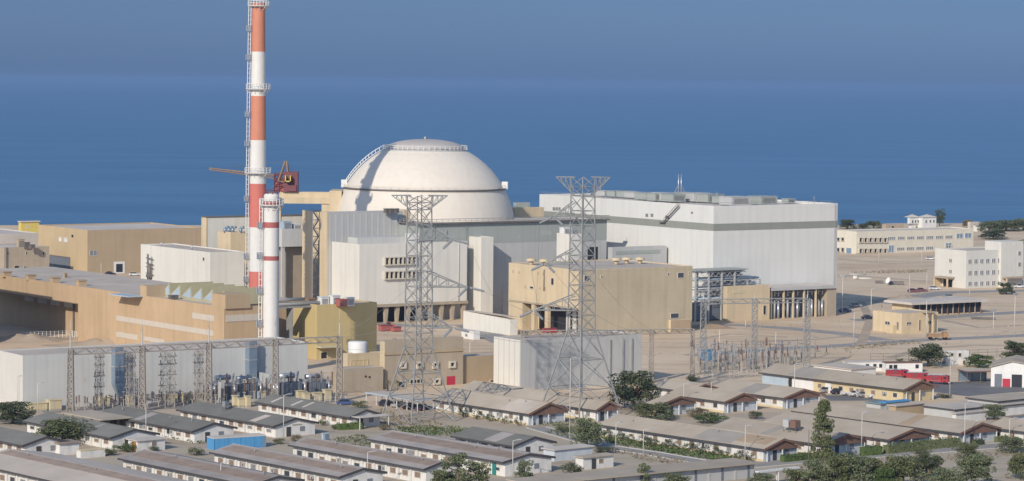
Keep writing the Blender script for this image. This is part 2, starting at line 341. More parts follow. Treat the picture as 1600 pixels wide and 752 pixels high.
# ------------------------------------------------------------------ buildings
class Bld:
    """a rectangular building: near corner at pixel column cx, left face along local y, right face along local x"""
    def __init__(s, name, label, cat, cx, yb, yt, xl, xr, ang=34.0, group=None, base=None):
        s.ang = R_(ang); s.dx = Vector((math.cos(s.ang), math.sin(s.ang), 0)); s.dy = Vector((-math.sin(s.ang), math.cos(s.ang), 0))
        s.O = G(cx, yb) if base is None else base
        s.h = zat(s.O.x, s.O.y, yt)
        top = s.O + Vector((0, 0, s.h))
        s.Lx = len_to(top, s.dx, xr); s.Ly = len_to(top, s.dy, xl)
        s.root = thing(name, label, cat, s.O, s.ang, group)
        s.s = scale_at(s.O)
    def z(s, py, lx=0, ly=0):
        P = s.O + s.dx * lx + s.dy * ly; return zat(P.x, P.y, py)
    def _hit(s, px, py, nrm, off):
        r = ray(px, py); P0 = s.O + nrm * off; t = nrm.dot(P0 - CAM) / nrm.dot(r); Q = CAM + r * t; d = Q - s.O
        return d.dot(s.dx), d.dot(s.dy), Q.z
    def L(s, px, py, off=0.0): a = s._hit(px, py, s.dx, off); return a[1], a[2]
    def R(s, px, py, off=0.0): a = s._hit(px, py, s.dy, off); return a[0], a[2]
    def roofpt(s, px, py, z=None): 
        P = G(px, py, s.h if z is None else z) - s.O; return P.dot(s.dx), P.dot(s.dy)
    def body(s, wall, roof=None, parapet=0.6, pt=0.35, name='wall', z0=0.0, roofname='roof'):
        b = MB(); X, Y, h = s.Lx, s.Ly, s.h
        hr = h - parapet
        b.box(0, X, 0, Y, z0, hr)
        b.box(0, X, 0, pt, hr, h); b.box(0, X, Y - pt, Y, hr, h); b.box(0, pt, pt, Y - pt, hr, h); b.box(X - pt, X, pt, Y - pt, hr, h)
        w = b.build(name, wall, s.root)
        r = MB().box(pt + .01, X - pt - .01, pt + .01, Y - pt - .01, hr + 0.003, hr + 0.08).build(roofname, roof or M_ROOFG, s.root)
        return w
    def part(s, name, m, *boxes):
        b = MB()
        for q in boxes: b.box(*q)
        return b.build(name, m, s.root)
    def rectL(s, x0, y0, x1, y1):
        c = s.L((x0 + x1) / 2, (y0 + y1) / 2); a = s.L(x0, (y0 + y1) / 2)[0]; b = s.L(x1, (y0 + y1) / 2)[0]
        hh = (y1 - y0) / 2 / s.s * (s.s / scale_at(s.O + s.dy * c[0])); return min(a, b), max(a, b), c[1] - hh, c[1] + hh
    def rectR(s, x0, y0, x1, y1):
        c = s.R((x0 + x1) / 2, (y0 + y1) / 2); a = s.R(x0, (y0 + y1) / 2)[0]; b = s.R(x1, (y0 + y1) / 2)[0]
        hh = (y1 - y0) / 2 / scale_at(s.O + s.dx * c[0]); return min(a, b), max(a, b), c[1] - hh, c[1] + hh
    def win(s, face, x0, y0, x1, y1, frame=None, pane=None, name='window', proud=0.14, fw=0.16, bars=0, parent=None, off=0.0):
        a0, a1, z0, z1 = (s.rectL if face == 'L' else s.rectR)(x0, y0, x1, y1)
        return s.winw(face, a0, a1, z0, z1, frame, pane, name, proud, fw, bars, parent, off)
    def winw(s, face, a0, a1, z0, z1, frame=None, pane=None, name='window', proud=0.14, fw=0.16, bars=0, parent=None, off=0.0):
        b = MB()
        def bx(a, c, z, w, d): 
            if face == 'L': b.box(off - d, off + 0.05, a, c, z, w)
            else: b.box(a, c, off - d, off + 0.05, z, w)
        if frame is not None:
            bx(a0, a0 + fw, z0, z1, proud); bx(a1 - fw, a1, z0, z1, proud); bx(a0 + fw, a1 - fw, z0, z0 + fw, proud); bx(a0 + fw, a1 - fw, z1 - fw, z1, proud)
            for i in range(bars):
                t = a0 + (a1 - a0) * (i + 1) / (bars + 1); bx(t - fw * .4, t + fw * .4, z0 + fw, z1 - fw, proud * .8)
            o = b.build(name, frame, parent or s.root); b = MB(); bx(a0 + fw, a1 - fw, z0 + fw, z1 - fw, 0.03)
            b.build('pane' if 'door' not in name and name != 'gate' else 'leaf', pane or M_GLASS, o); return o
        bx(a0, a1, z0, z1, proud if proud < 0.1 else 0.04)
        return b.build(name, pane or M_GLASS, parent or s.root)
    def ladder(s, face, x, y0, y1, w=0.6, d=0.5):
        (a, zt) = s.L(x, y0) if face == 'L' else s.R(x, y0); zb = (s.L(x, y1) if face == 'L' else s.R(x, y1))[1]
        b = MB()
        def P(t, z): return (-d, a + t, z) if face == 'L' else (a + t, -d, z)
        b.bar(P(-w / 2, zb), P(-w / 2, zt), 0.05); b.bar(P(w / 2, zb), P(w / 2, zt), 0.05)
        z = zb
        while z < zt: b.bar(P(-w / 2, z), P(w / 2, z), 0.035); z += 0.6
        return b.build('ladder', M_STEEL, s.root)
def roof_box(B, px, py, sx, sy, h, m, name, label, cat, group=None, top=None, mtop=None):
    """a unit standing on a roof: a thing of its own, with a lid of its own"""
    x, y = B.roofpt(px, py, B.h)
    P = B.O + B.dx * x + B.dy * y
    t = thing(name, label, cat, (P.x, P.y, B.h - 0.52), B.ang, group)
    MB().box(-sx / 2, sx / 2, -sy / 2, sy / 2, 0, h).build('housing', m, t)
    g = MB(); g.box(-sx / 2 - .12, sx / 2 + .12, -sy / 2 - .12, sy / 2 + .12, h, h + .18)
    g.build('lid', mtop or m, t)
    g = MB(); k = 5
    for i in range(k): g.box(-sx * .38, sx * .38, -sy / 2 - .06, -sy / 2 + .02, h * (.18 + .14 * i), h * (.18 + .14 * i) + h * .07)
    g.build('louvre', M_DSTEEL, t)
    return t

# ---- turbine hall
TH = Bld('turbine_hall', 'huge white windowless hall with a grey band round it', 'building', 1113, 498, 322, 843, 1309, 34)
TH.body(M_TWHITE, M_ROOFP, 1.0)
zb0, zb1 = TH.z(361), TH.z(350)
for nm, bx in (('band', (-.07, 0.02, 0.02, TH.Ly, zb0, zb1)), ('band', (-.07, TH.Lx + .05, -.07, 0.02, zb0, zb1))): TH.part(nm, M_GREYB, bx)
for x0, x1, y0, y1 in ((864, 868, 324, 329), (869, 872, 324, 329), (873, 876, 324, 329), (1009, 1013, 334, 339), (1017, 1021, 334, 339), (1080, 1083, 331, 334)):
    TH.win('L', x0, y0, x1, y1, M_GREYB, M_GREYGL, fw=.2)
a, zt = TH.L(1064, 321.5); c, zq = TH.L(1040, 347)
b = MB(); b.bar((-.9, a, zt), (-.9, c, zq), .22); b.bar((-.9, a, zt + 1.1), (-.9, c, zq + 1.1), .07)
for i in range(12): t = i / 11; b.bar((-.9, a + (c - a) * t, zt + (zq - zt) * t), (-.9, a + (c - a) * t, zt + (zq - zt) * t + 1.1), .05)
b.box(-1.2, 0, c - .5, c + 2.5, zq - .2, zq); b.build('outside_stair', M_DSTEEL, TH.root)
TH.win('L', 1040, 337, 1046, 342, M_GREYB, M_DARK, fw=.2)
b = MB(); b.railing([(0.3, .3, TH.h), (0.3, TH.Ly - .3, TH.h)], 1.0, .04, step=3); b.railing([(0.3, .3, TH.h), (TH.Lx - .3, .3, TH.h)], 1.0, .04, step=3); b.build('roof_railing', M_STEEL, TH.root)
TH.ladder('R', 1304, 318, 486)
roofs = [(944, 304, 5, 7, 2.2), (961, 305, 5, 6, 2.4), (978, 306, 6, 6, 2.6), (993, 307, 6, 8, 2.4), (1010, 309, 7, 8, 2.6), (1024, 311, 5, 6, 3.0), (1036, 311, 7, 7, 3.2), (1052, 312.5, 7, 8, 3.0), (1070, 311, 6, 6, 3.4),
         (1088, 312, 9, 8, 3.4), (1108, 313, 9, 9, 3.2), (1128, 315, 6, 6, 2.6), (1148, 317.5, 10, 8, 3.3), (1192, 316.5, 9, 8, 3.2), (1232, 314.5, 4, 4, 1.6)]
for i, (px, py, sx, sy, h) in enumerate(roofs):
    lab = ['grey ventilation unit near the far left end of the white hall roof', 'second ventilation unit from the left on the white hall roof', 'third ventilation unit from the left on the white hall roof', 'fourth ventilation unit from the left on the white hall roof',
           'fifth ventilation unit from the left on the white hall roof', 'small sixth unit from the left on the white hall roof', 'seventh unit from the left on the white hall roof', 'eighth unit, just left of the roof mast', 'tall unit behind the foot of the roof mast',
           'wide unit just right of the roof mast', 'wide unit straight above the front corner of the white hall', 'small unit just right of the hall front corner', 'widest grey unit on the right part of the hall roof', 'separate grey unit nearer the right end of the hall roof', 'tiny grey box at the right end of the hall roof'][i]
    roof_box(TH, px, py, sx * .8, sy * .85, h * .8, M_GREYGR if i % 3 else M_PGREY, 'roof_unit', lab, 'roof unit', 'ventilation units on the hall roof')
x, y = TH.roofpt(1062, 306); P = TH.O + TH.dx * x + TH.dy * y
t = thing('roof_mast', 'twin pole mast with stays on the white hall roof', 'mast', (P.x, P.y, TH.h - .52), 0)
hm = zat(P.x, P.y, 270) - TH.h
b = MB(); b.tube((-.5, 0, 0), (-.5, 0, hm), .22, .16, 6); b.tube((.5, 0, 0), (.5, 0, hm), .22, .16, 6); b.build('pole', M_SILVER, t)
b = MB(); [b.bar((s * .5, 0, hm * .55), (s * 2.6, k, .1), .07) for s in (-1, 1) for k in (-1.5, 1.5)]; [b.bar((-.5, 0, hm * q), (.5, 0, hm * q), .06) for q in (.2, .4, .6, .8)]; b.build('stay', M_STEEL, t)
for px, py, hh in ((938, 303, 3.6), (1120, 314, 4), (1104, 312, 3.5), (1272, 317, 3), (1210, 315, 3)):
    x, y = TH.roofpt(px, py); P = TH.O + TH.dx * x + TH.dy * y
    t = MB().tube((0, 0, 0), (0, 0, hh), .1, .05, 5).bar((-.5, 0, hh * .8), (.5, 0, hh * .8), .05).build('aerial', M_SILVER, None, (P.x, P.y, TH.h - .52))
    tag(t, 'thin rod aerial standing on the white hall roof', 'aerial', 'rod aerials on the hall roof')

# ---- dome
D = Vector((-30.2 * 955 / 955, 955, 0)); D.x = (662 - 800) * 955 / F_PX + 0.2
dome = thing('reactor_dome', 'big cream concrete containment dome with a railed cap', 'dome', D)
DR, DZ = 31.0, 26.0
def drad(z): return math.sqrt(max(0, DR * DR - (z - DZ) ** 2))
prof = [(30.2, 0), (30.2, 20)] + [(drad(z), z) for z in (24, 28, 32, 35, 38, 40.9)] + [(drad(41), 41)] + [(drad(z), z) for z in (43, 45, 47, 49, 51, 53, 53.9)]
M_DOMESH = mat('dome_shell_concrete', (0.78, 0.71, 0.61), 0.85, 0.03, 0.10, seamz=2.5, seamw=.06, seamd=.95, streak=0.06)
MB().lathe(prof, 96).build('shell', M_DOMESH, dome)
zc = 53.9; rc = drad(zc)
MB().lathe([(rc - .3, zc + .02), (rc - .3, zc + .3)] + [((rc - .3) * math.cos(a * math.pi / 2 / 12), zc + .3 + 3.2 * math.sin(a * math.pi / 2 / 12)) for a in range(1, 13)], 72).build('cap', M_CONCG, dome)
b = MB(); b.lathe([(rc - .4, zc - .5), (rc + .9, zc - .5), (rc + .9, zc), (rc - .4, zc)], 72, smooth=False)
b.build('cap_walkway', M_PGREY, dome)
b = MB(); b.railing([((rc + .8) * math.cos(2 * math.pi * i / 48), (rc + .8) * math.sin(2 * math.pi * i / 48), zc) for i in range(48)], 1.3, .09, True, 1.0); b.build('cap_railing', M_WPAINT, dome)
zr = 41.0; rr = drad(zr)
b = MB(); b.lathe([(rr - .5, zr - .45), (rr + .75, zr - .45), (rr + .75, zr), (rr - .5, zr)], 96, smooth=False); b.build('ring_ledge', M_DSTEEL, dome)
b = MB(); b.railing([((rr + .6) * math.cos(2 * math.pi * i / 64), (rr + .6) * math.sin(2 * math.pi * i / 64), zr) for i in range(64)], 1.0, .045, True, 1.5); b.build('ring_railing', M_CONC, dome)
ra = math.atan2(-8, rr); b = MB(); b.box(rr * .985 - .2, rr + 1.4, -1.2, 1.2, zr - .3, zr + 2.2); o = b.build('hoist_box', M_WPAINT, dome); o.rotation_euler = (0, 0, R_(-6))
b = MB(); b.box(-rr - 1.4, -rr * .985 + .2, -1, 1, zr - .2, zr + 2.4); o = b.build('stair_landing', M_WPAINT, dome); o.rotation_euler = (0, 0, R_(6))
b = MB(); pz = [41 + i * .8 for i in range(17)]
aa = R_(186); cs, sn = math.cos(aa), math.sin(aa)
for s in (-.55, .55):
    pts = [((drad(z) + .35) * cs - s * sn, (drad(z) + .35) * sn + s * cs, z + .2) for z in pz]
    for p, q in zip(pts, pts[1:]): b.bar(p, q, .09)
    for p, q in zip(pts, pts[1:]): b.bar((p[0], p[1], p[2] + 1.15), (q[0], q[1], q[2] + 1.15), .09); b.bar(p, (p[0], p[1], p[2] + 1.15), .07)
for z in pz[::1]: b.bar(((drad(z) + .35) * cs - .55 * sn, (drad(z) + .35) * sn + .55 * cs, z + .2), ((drad(z) + .35) * cs + .55 * sn, (drad(z) + .35) * sn - .55 * cs, z + .2), .08)
b.build('curved_stair', M_WPAINT, dome)
MB().tube((0, 0, zc + 3.4), (0, 0, zc + 4.3), .5, .3, 8).build('vent_knob', M_CONCG, dome)

# ---- buildings round the dome
A = Bld('annex_building', 'light grey annex with tan end pillars under the dome', 'building', 510, 501, 332, 500, 640); A.body(M_PGREY, M_ROOFP)
A.Rx = A.Lx
A.part('corner_pillar', M_CREAM, (-.06, .5, -.06, A.Ly * .99, 0, A.h + .05)); A.part('end_pillar', M_CREAM, (A.Lx - 2.4, A.Lx + .06, -.4, A.Ly, 0, A.h + .3))
b = MB()
for i in range(12): b.box(1 + i * (A.Lx - 4) / 12, 1.3 + i * (A.Lx - 4) / 12, -.08, 0.05, 6, A.h - .6)
b.build('cladding_rib', M_LGREY, A.root)
for px in (604, 611, 619): roof_box(A, px, 330.5, 1.4, 1.4, 1.3, M_DSTEEL, 'roof_fan', {604: 'leftmost of three small dark fans on the annex roof', 611: 'middle one of three small dark fans on the annex roof', 619: 'rightmost of three small dark fans on the annex roof'}[px], 'roof fan', 'fans on the annex roof')

E = Bld('auxiliary_building', 'long grey banded building with a railed roof before the dome', 'building', 655, 500, 351, 600, 948, 34); E.body(M_PGREY, M_ROOFG, .4)
ze0 = E.z(383)
E.part('band', M_GREYGR, (-.06, .02, .02, E.Ly, ze0, E.h + .02)); E.part('band', M_GREYGR, (-.06, E.Lx + .05, -.06, .02, ze0, E.h + .02))
b = MB(); b.box(-1.2, E.Lx + .6, -1.2, 1.2, E.h + .03, E.h + .42); b.box(-1.2, 1.2, 1.2, E.Ly, E.h + .03, E.h + .42); b.build('roof_edge', M_DSTEEL, E.root)
b = MB(); b.railing([(-1, E.Ly, E.h + .4), (-1, -1, E.h + .4), (E.Lx + .5, -1, E.h + .4)], 1.2, .07, step=2.2); b.build('roof_railing', M_STEEL, E.root)
for x0, x1, y0, y1 in ((847, 850, 361, 367), (852, 856, 361, 367), (858, 861, 361, 367), (810, 813, 369, 373), (672, 675, 366, 371), (680, 683, 366, 371)): E.win('R', x0, y0, x1, y1, M_PGREY, M_DARK, fw=.15)
E.win('R', 918, 386, 934, 420, None, M_DARK, name='gate'); E.ladder('R', 727, 352, 470)
b = MB(); b.tube((10, -.25, 4), (10, -.25, E.h - 2), .18, None, 6); b.build('down_pipe', M_STEEL, E.root)

W1 = Bld('switchgear_building', 'white block with two rows of window boxes', 'building', 561, 507, 382, 497, 730, 34)
zl = W1.z(477); W1.body(M_WHITE, M_ROOFP, .5, z0=zl)
# ground floor is set back behind slanted pillars
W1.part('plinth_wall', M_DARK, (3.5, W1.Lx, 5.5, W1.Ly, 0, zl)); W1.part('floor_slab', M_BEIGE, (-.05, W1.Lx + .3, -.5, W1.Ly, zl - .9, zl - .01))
W1.part('plinth_wall', M_BROWN, (0.2, 3.4, .6, W1.Ly, 0, zl - .91))
for i in range(9):
    x = 6 + i * (W1.Lx - 7) / 8.0
    b = MB(); b.prism([(x - .6, zl - .91), (x + .9, zl - .91), (x + .35, 0), (x - .35, 0)], 'y', .2, 1.4); b.build('pillar', M_BEIGE, W1.root)
for row, (y0, y1) in enumerate(((402.5, 412.5), (424.5, 434.5))):
    a0, a1, z0, z1 = W1.rectR(599, y0, 650, y1)
    f = MB(); f.box(a0, a1, -.9, 0, z0 - .35, z0); f.box(a0, a1, -.9, 0, z1, z1 + .3); n_ = 7
    for i in range(n_ + 1): t = a0 + (a1 - a0 - .5) * i / n_; f.box(t, t + .5, -.88, 0, z0, z1)
    f.mi = 1; f.box(a0 + .5, a1 - .5, -.1, .03, z0, z1)
    f.build('window_row', [M_FRAME, M_DARK], W1.root)
b = MB(); b.box(1, W1.Lx * .5, 3, 9, W1.h - .4, W1.h + 1.9); b.build('roof_house', M_LGREY, W1.root)
b = MB(); b.box(W1.Lx * .46, W1.Lx * .56, .8, 2.6, W1.h - .4, W1.h + 3.0); b.build('lift_head', M_WPAINT, W1.root)
b = MB(); b.railing([(W1.Lx * .56, .3, W1.h), (W1.Lx, .3, W1.h)], 1.1, .05); b.build('roof_railing', M_STEEL, W1.root)
for k in (.55, .62, .92): 
    b = MB(); b.tube((W1.Lx * k, -.2, zl), (W1.Lx * k, -.2, W1.h - .5), .1, None, 5); b.build('down_pipe', M_LGREY, W1.root)

WT = Bld('stair_shaft', 'plain white vertical stair shaft beside the window box block', 'building', 751, 499, 371, 730, 771, 34); WT.body(M_WHITE, M_ROOFP, .3)
FT = Bld('lift_tower', 'white tower with rooftop plant on the grey banded building', 'building', 890, 501, 366, 870, 909, 34); FT.body(M_WHITE, M_ROOFP, .3)
roof_box(FT, 884, 364, 3.2, 2.6, 2.2, M_WPAINT, 'roof_unit', 'white cooling unit on top of the white lift tower', 'roof unit'); roof_box(FT, 896, 365, 2.2, 2, 1.7, M_SILVER, 'roof_unit', 'silver cooling unit on top of the white lift tower', 'roof unit')
GA = Bld('link_building', 'low pale grey link building against the white hall', 'building', 956, 494, 387, 950, 1042, 34); GA.body(M_PGREY, M_ROOFG, .4)
GA.part('louvre_strip', M_GREYGR, (GA.R(962, 395)[0], GA.R(1031, 395)[0], -.12, .03, GA.z(398), GA.z(392.5)))
RB = Bld('tan_annex', 'small cream annex to the right of the dome', 'building', 803, 475, 325, 797, 850, 34); RB.body(M_CREAM, M_ROOFP, .5)
RC = Bld('dark_annex', 'dark flat roofed block behind the cream annex', 'building', 806, 466, 317, 802, 828, 34); RC.body(M_GREYGR, M_ROOFG, .5)

# ---- west part, behind the stacks
I1 = Bld('ventilation_building', 'white building with tan left edge behind the striped stack', 'building', 322, 478, 340, 315, 474, 34); I1.body(M_WHITE, M_ROOFG, .5)
I1.part('corner_pillar', M_CREAM, (-.07, .4, -.07, I1.Ly, 0, I1.h + .02)); I1.part('roof_slab', M_DSTEEL, (-.3, I1.Lx + .3, -.3, I1.Ly, I1.h + .03, I1.h + .3))
I2 = Bld('cream_annex', 'cream box with blue pipework on its roof', 'building', 360, 490, 363, 340, 388, 34); I2.body(M_CREAM, M_ROOFG, .4)
for k, (px, py) in enumerate(((352, 362), (358, 362), (364, 362), (376, 362.5))):
    x, y = I2.roofpt(px, py); P = I2.O + I2.dx * x + I2.dy * y
    b = MB(); b.tube((0, 0, 0), (0, 0, 1.6), .55, None, 8); b.tube((0, 0, 1.6), (1.2, 0, 1.9), .4, None, 6); b.bar((-.6, 0, .3), (1.5, 0, .3), .12)
    tag(b.build('roof_pump', M_DUCT, None, (P.x, P.y, I2.h - .33)), ['leftmost blue pipe bend on the cream box', 'second blue pipe bend from the left on the cream box', 'third blue pipe bend on the cream box', 'rightmost blue pipe bend on the cream box, next to the stack'][k], 'pipework', 'blue pipework on the cream annex')
H1 = Bld('filter_building', 'pale green grey block between the two stacks', 'building', 440, 495, 358, 405, 482, 34); H1.body(M_LGREY, M_ROOFG, .4, z0=H1.z(386))
H1.part('wall', M_BEIGE, (2.5, H1.Lx, 3, H1.Ly, 0, H1.z(386))); H1.part('pillar', M_PGREY, (.2, 1.2, .2, 1.2, 0, H1.z(386)))
roof_box(H1, 446, 356.5, 3, 3, 2.6, M_LBLUE, 'roof_unit', 'bluish cooling unit on the block between the stacks', 'roof unit'); roof_box(H1, 463, 356, 3, 2, 1.6, M_WPAINT, 'roof_unit', 'white cooling unit on the block between the stacks', 'roof unit')
W2 = Bld('workshop_block', 'white box building with a pipe tangle on its lit face', 'building', 328, 498, 394.5, 220, 382, 34); W2.body(M_WHITE, M_ROOFG, .4)
b = MB(); a0, z0 = W2.L(236, 437); 
_, ztop = W2.L(236, 397); 
b.tube((-.5, a0, z0), (-.5, a0, z0 + (ztop - z0) * .62), .7, None, 8); b.tube((-.5, a0 + 1.6, z0), (-.5, a0 + 1.6, ztop), .22, None, 6); b.tube((-.6, a0 - 1.3, z0 + 2), (-.6, a0 - 1.3, z0 + (ztop - z0) * .9), .16, None, 6)
for q in (.2, .45, .6, .8): b.bar((-.6, a0 - 2.6, z0 + (ztop - z0) * q), (-.6, a0 + 2.6, z0 + (ztop - z0) * (q + .04)), .14)
b.tube((-.8, a0 - 1.2, z0 + 1.2), (-.8, a0 + 1.2, z0 + 1.2), .6, None, 8); b.build('pipework', M_DSTEEL, W2.root); W2.win('L', 317, 402, 320, 408, M_FRAME, M_DARK)
for px, py in ((252, 385), (300, 390)): 
    x, y = W2.roofpt(px, py); b = MB().tube((x, y, W2.h - .4), (x, y, W2.h + 1.6), .25, None, 6); b.build('roof_vent', M_SILVER, W2.root)

ST = Bld('stair_tower', 'open lattice stair tower beside the white window box block', 'tower', 487, 499, 331, 475, 500, 34)
b = MB(); X, Y, h = ST.Lx, ST.Ly, ST.h
for x in (0, X): 
    for y in (0, Y): b.box(x - .22, x + .22, y - .22, y + .22, 0, h)
b.build('frame', M_WPAINT, ST.root)
b = MB(); k = int(h / 2.6)
for i in range(k + 1):
    z = i * h / k; b.box(.23, X - .23, -.1, .1, z - .12, z + .12); b.box(-.1, .1, .23, Y - .23, z - .12, z + .12); b.box(.3, X - .3, .3, Y * .4, z - .1, z)
b.build('landing', M_PGREY, ST.root)
b = MB()
for i in range(k):
    z0, z1 = i * h / k, (i + 1) * h / k
    p = (.4, .1, z0) if i % 2 else (X - .4, .1, z0); q = (X - .4, .1, z1) if i % 2 else (.4, .1, z1); b.bar(p, q, .2); b.bar((p[0], p[1], p[2] + 1), (q[0], q[1], q[2] + 1), .07)
    p = (.1, .4, z0) if i % 2 else (.1, Y - .4, z0); q = (.1, Y - .4, z1) if i % 2 else (.1, .4, z1); b.bar(p, q, .16); b.bar((p[0], p[1], p[2] + 1), (q[0], q[1], q[2] + 1), .07)
b.build('stair_flight', M_STEEL, ST.root)
MB().box(-.5, -.3, -.2, Y + .2, 0, h + .3).build('wall_panel', M_CREAM, ST.root)

B1 = Bld('storage_hall', 'large tan and brown flat roofed hall near the sea', 'building', 137, 429, 360, 60, 316, 34); B1.body(M_BROWN, M_ROOFP, .6)
M_TAND = mat('sandy_tan_render', (0.55, 0.42, 0.25), 0.85, 0.06, 0.1, seam=10, streak=.05)
B1.part('end_wall', M_TAND, (-.06, .02, .02, B1.Ly, 0, B1.h + .03))
B1.win('L', 78, 400, 110, 425, M_DSTEEL, M_TRANS, name='roller_door', fw=.4, off=-.06)
for q in ((92, 370, 97, 378), (100, 371, 106, 379)): B1.win('L', *q, M_FRAME, M_WPAINT, name='vent', fw=.3, off=-.06)
B1.win('L', 112, 367, 115, 371, None, M_DARK, name='vent', off=-.06)
B1.win('R', 140, 391, 152, 400, M_FRAME, M_GREYGL, bars=1); f = B1.win('R', 178, 409, 195, 429, M_WPAINT, M_DARK, name='gate', fw=.9); 
J1 = Bld('low_depot', 'low pinkish grey flat depot left of the tan hall', 'building', -20, 414, 366, -120, 62, 34); J1.body(M_ROOFP, M_ROOFP, .5)
YB = Bld('yellow_shed', 'bright yellow shed on the shore behind the tan hall', 'building', 33, 386, 347.5, 29, 61, 34); YB.body(M_YELLOW, M_ROOFP, .3)
YB.part('roof_cap', M_ROOFP, (-.5, YB.Lx + .5, -.5, YB.Ly, YB.h + .02, YB.h + .5)); YB.win('R', 40, 352, 47, 357, None, M_PYEL, name='door')
SG = Bld('pump_house', 'small beige grey pump house with roof boxes', 'building', 6, 432, 387, -30, 77, 34); SG.body(M_BEIGE, M_ROOFP, .4)
for q in ((11, 393, 14, 399), (40, 393, 43, 398), (53, 394, 56, 399), (66, 393, 69, 399), (22, 415, 30, 420), (37, 416, 41, 420)): SG.win('R', *q, M_FRAME, M_DARK, fw=.12)
SG.part('down_pipe', M_DSTEEL, (SG.R(9, 400)[0], SG.R(9, 400)[0] + .5, -.4, 0.02, 0, SG.h))
for i, (px, py, h_) in enumerate(((32, 386, 3.4), (41, 386, 2.2), (50, 386.5, 1.4))): roof_box(SG, px, py, 2.6 - .4 * i, 2, h_, M_BEIGE if i == 0 else M_DSTEEL, 'roof_unit', ['tall beige tank box on the pump house roof', 'dark pump box on the pump house roof', 'small low box on the pump house roof'][i], 'roof unit')

# ---- long tan machine building
T1 = Bld('machine_hall', 'long tan corrugated hall with white window strips', 'building', 350, 572, 480, -70, 412, 35.5)
X, Y, h = T1.Lx, T1.Ly, T1.h
yb_, _ = T1.L(122, 490); ye, _ = T1.L(-70, 440); zf = T1.L(60, 465)[1]
b = MB(); b.box(0, X, 0, yb_, 0, h - .5); b.box(6, 34, yb_, Y, 0, h - .5); b.box(0, 5.99, yb_, Y, zf, h - .5); b.box(X, 34, 22, yb_, 0, h - .5)
for q in ((0, .4, 0, Y), (.4, X, 0, .4)): b.box(*q, h - .5, h)
b.build('wall', M_TAN, T1.root)
T1.part('bay_ceiling', M_BROWN, (0.3, 5.9, yb_ + .1, Y - .1, zf - .25, zf - .01))
T1.part('roof', M_ROOFG, (.41, X - .02, .41, 21.99, h - .49, h - .4), (.41, 34, 22, Y, h - .49, h - .4))
for i in range(5):
    y = yb_ + 6 + i * 9; T1.part('bay_window', M_WHITEW, (5.85, 6.05, y, y + 6, zf - 2.6, zf - 1.2))
T1.part('bay_pillar', M_DSTEEL, (5.4, 5.8, yb_ + 14, yb_ + 14.4, 0, zf - .26)); T1.part('bay_door', M_BROWN, (5.9, 6.04, yb_ + 1.5, yb_ + 4.5, 0, 4.5))
M_STRIP = mat('white_window_strip', (0.60, 0.535, 0.45), .5, .05, .4, seam=3.0, seamd=.85)
def stripL(x0, x1, y0a, y0b, hh):
    a, za = T1.L(x0, y0a); c, zc_ = T1.L(x1, y0b); zm = (za + zc_) / 2
    T1.part('window_strip', M_STRIP, (-.12, .05, min(a, c), max(a, c), zm - hh / 2, zm + hh / 2))
stripL(182, 334, 500, 518, 1.5); stripL(301, 335, 494, 497, 1.6); stripL(182, 215, 524, 526, 1.5); stripL(225, 257, 530, 533, 1.2)
x0, z0 = T1.R(353, 498); x1, _ = T1.R(407, 495); T1.part('window_strip', M_STRIP, (x0, x1, -.12, .05, z0 - .9, z0 + .9))
def lump(x0, xc, x1, yt, name='parapet_block'):
    P = T1._hit(xc, yt, T1.dx, 0.0); y = P[1]; z1 = P[2]
    C_ = T1.O + T1.dy * y + Vector((0, 0, z1)); lx = len_to(C_, T1.dx, x1); ly = len_to(C_, T1.dy, x0)
    T1.part(name, M_TAN, (-.03, lx, y, y + ly, h - .52, z1)); T1.part('block_side', M_BROWN, (0.0, lx + .03, y - .05, y + .02, h - .45, z1 - .03)); return y, z1
lump(219, 229, 263, 447); lump(331, 352, 391, 461)
x_, z_ = T1.R(359, 474); 
# sawtooth roof lights
y0 = T1.roofpt(268, 468)[1]; 
for i in range(6):
    ya = 10 + i * 6.2
    b = MB(); b.prism([(ya, h - .4), (ya + 6.2, h - .4), (ya + 6.2, h + .5), (ya + .6, h + 3.6)], 'x', 6, 20); b.build('sawtooth', M_SAW, T1.root)
    b = MB(); b.q((5.94, ya + .8, h + 3.1), (5.94, ya + 5.6, h + .5), (5.94, ya + .8, h + .1)); b.build('roof_light', M_LBLUE, T1.root)
for i, (px, py) in enumerate(((10, 431), (48, 436), (86, 440), (127, 444.5))):
    x, y = T1.roofpt(px, py); P = T1.O + T1.dx * x + T1.dy * y
    t = thing('roof_hatch', ['leftmost tan hatch on the long tan hall roof', 'second tan hatch from the left on the long tan hall roof', 'third tan hatch from the left on the long tan hall roof', 'rightmost tan hatch on the long tan hall roof'][i], 'roof hatch', (P.x, P.y, h - .4), T1.ang, 'hatches on the long tan hall roof')
    MB().box(-1.3, 1.3, -1, 1, 0, 1.5).build('kerb_box', M_TAN, t); b = MB(); b.box(-1.5, 1.5, -1.2, 1.2, 1.5, 1.8); b.build('lid', M_BROWN, t)
x, y = T1.roofpt(200, 460); T1.part('roof_light', M_LBLUE, (x - 3, x + 3, y - 6, y + 6, h - .39, h - .1))
roof_box(T1, 102, 432, 1, 1, 1.4, M_BROWN, 'roof_unit', 'tiny brown box in the middle of the tan hall roof', 'roof unit')
roof_box(T1, 271, 466, 2.4, 1.6, 1.2, M_DSTEEL, 'roof_unit', 'dark unit beside the first parapet block', 'roof unit')

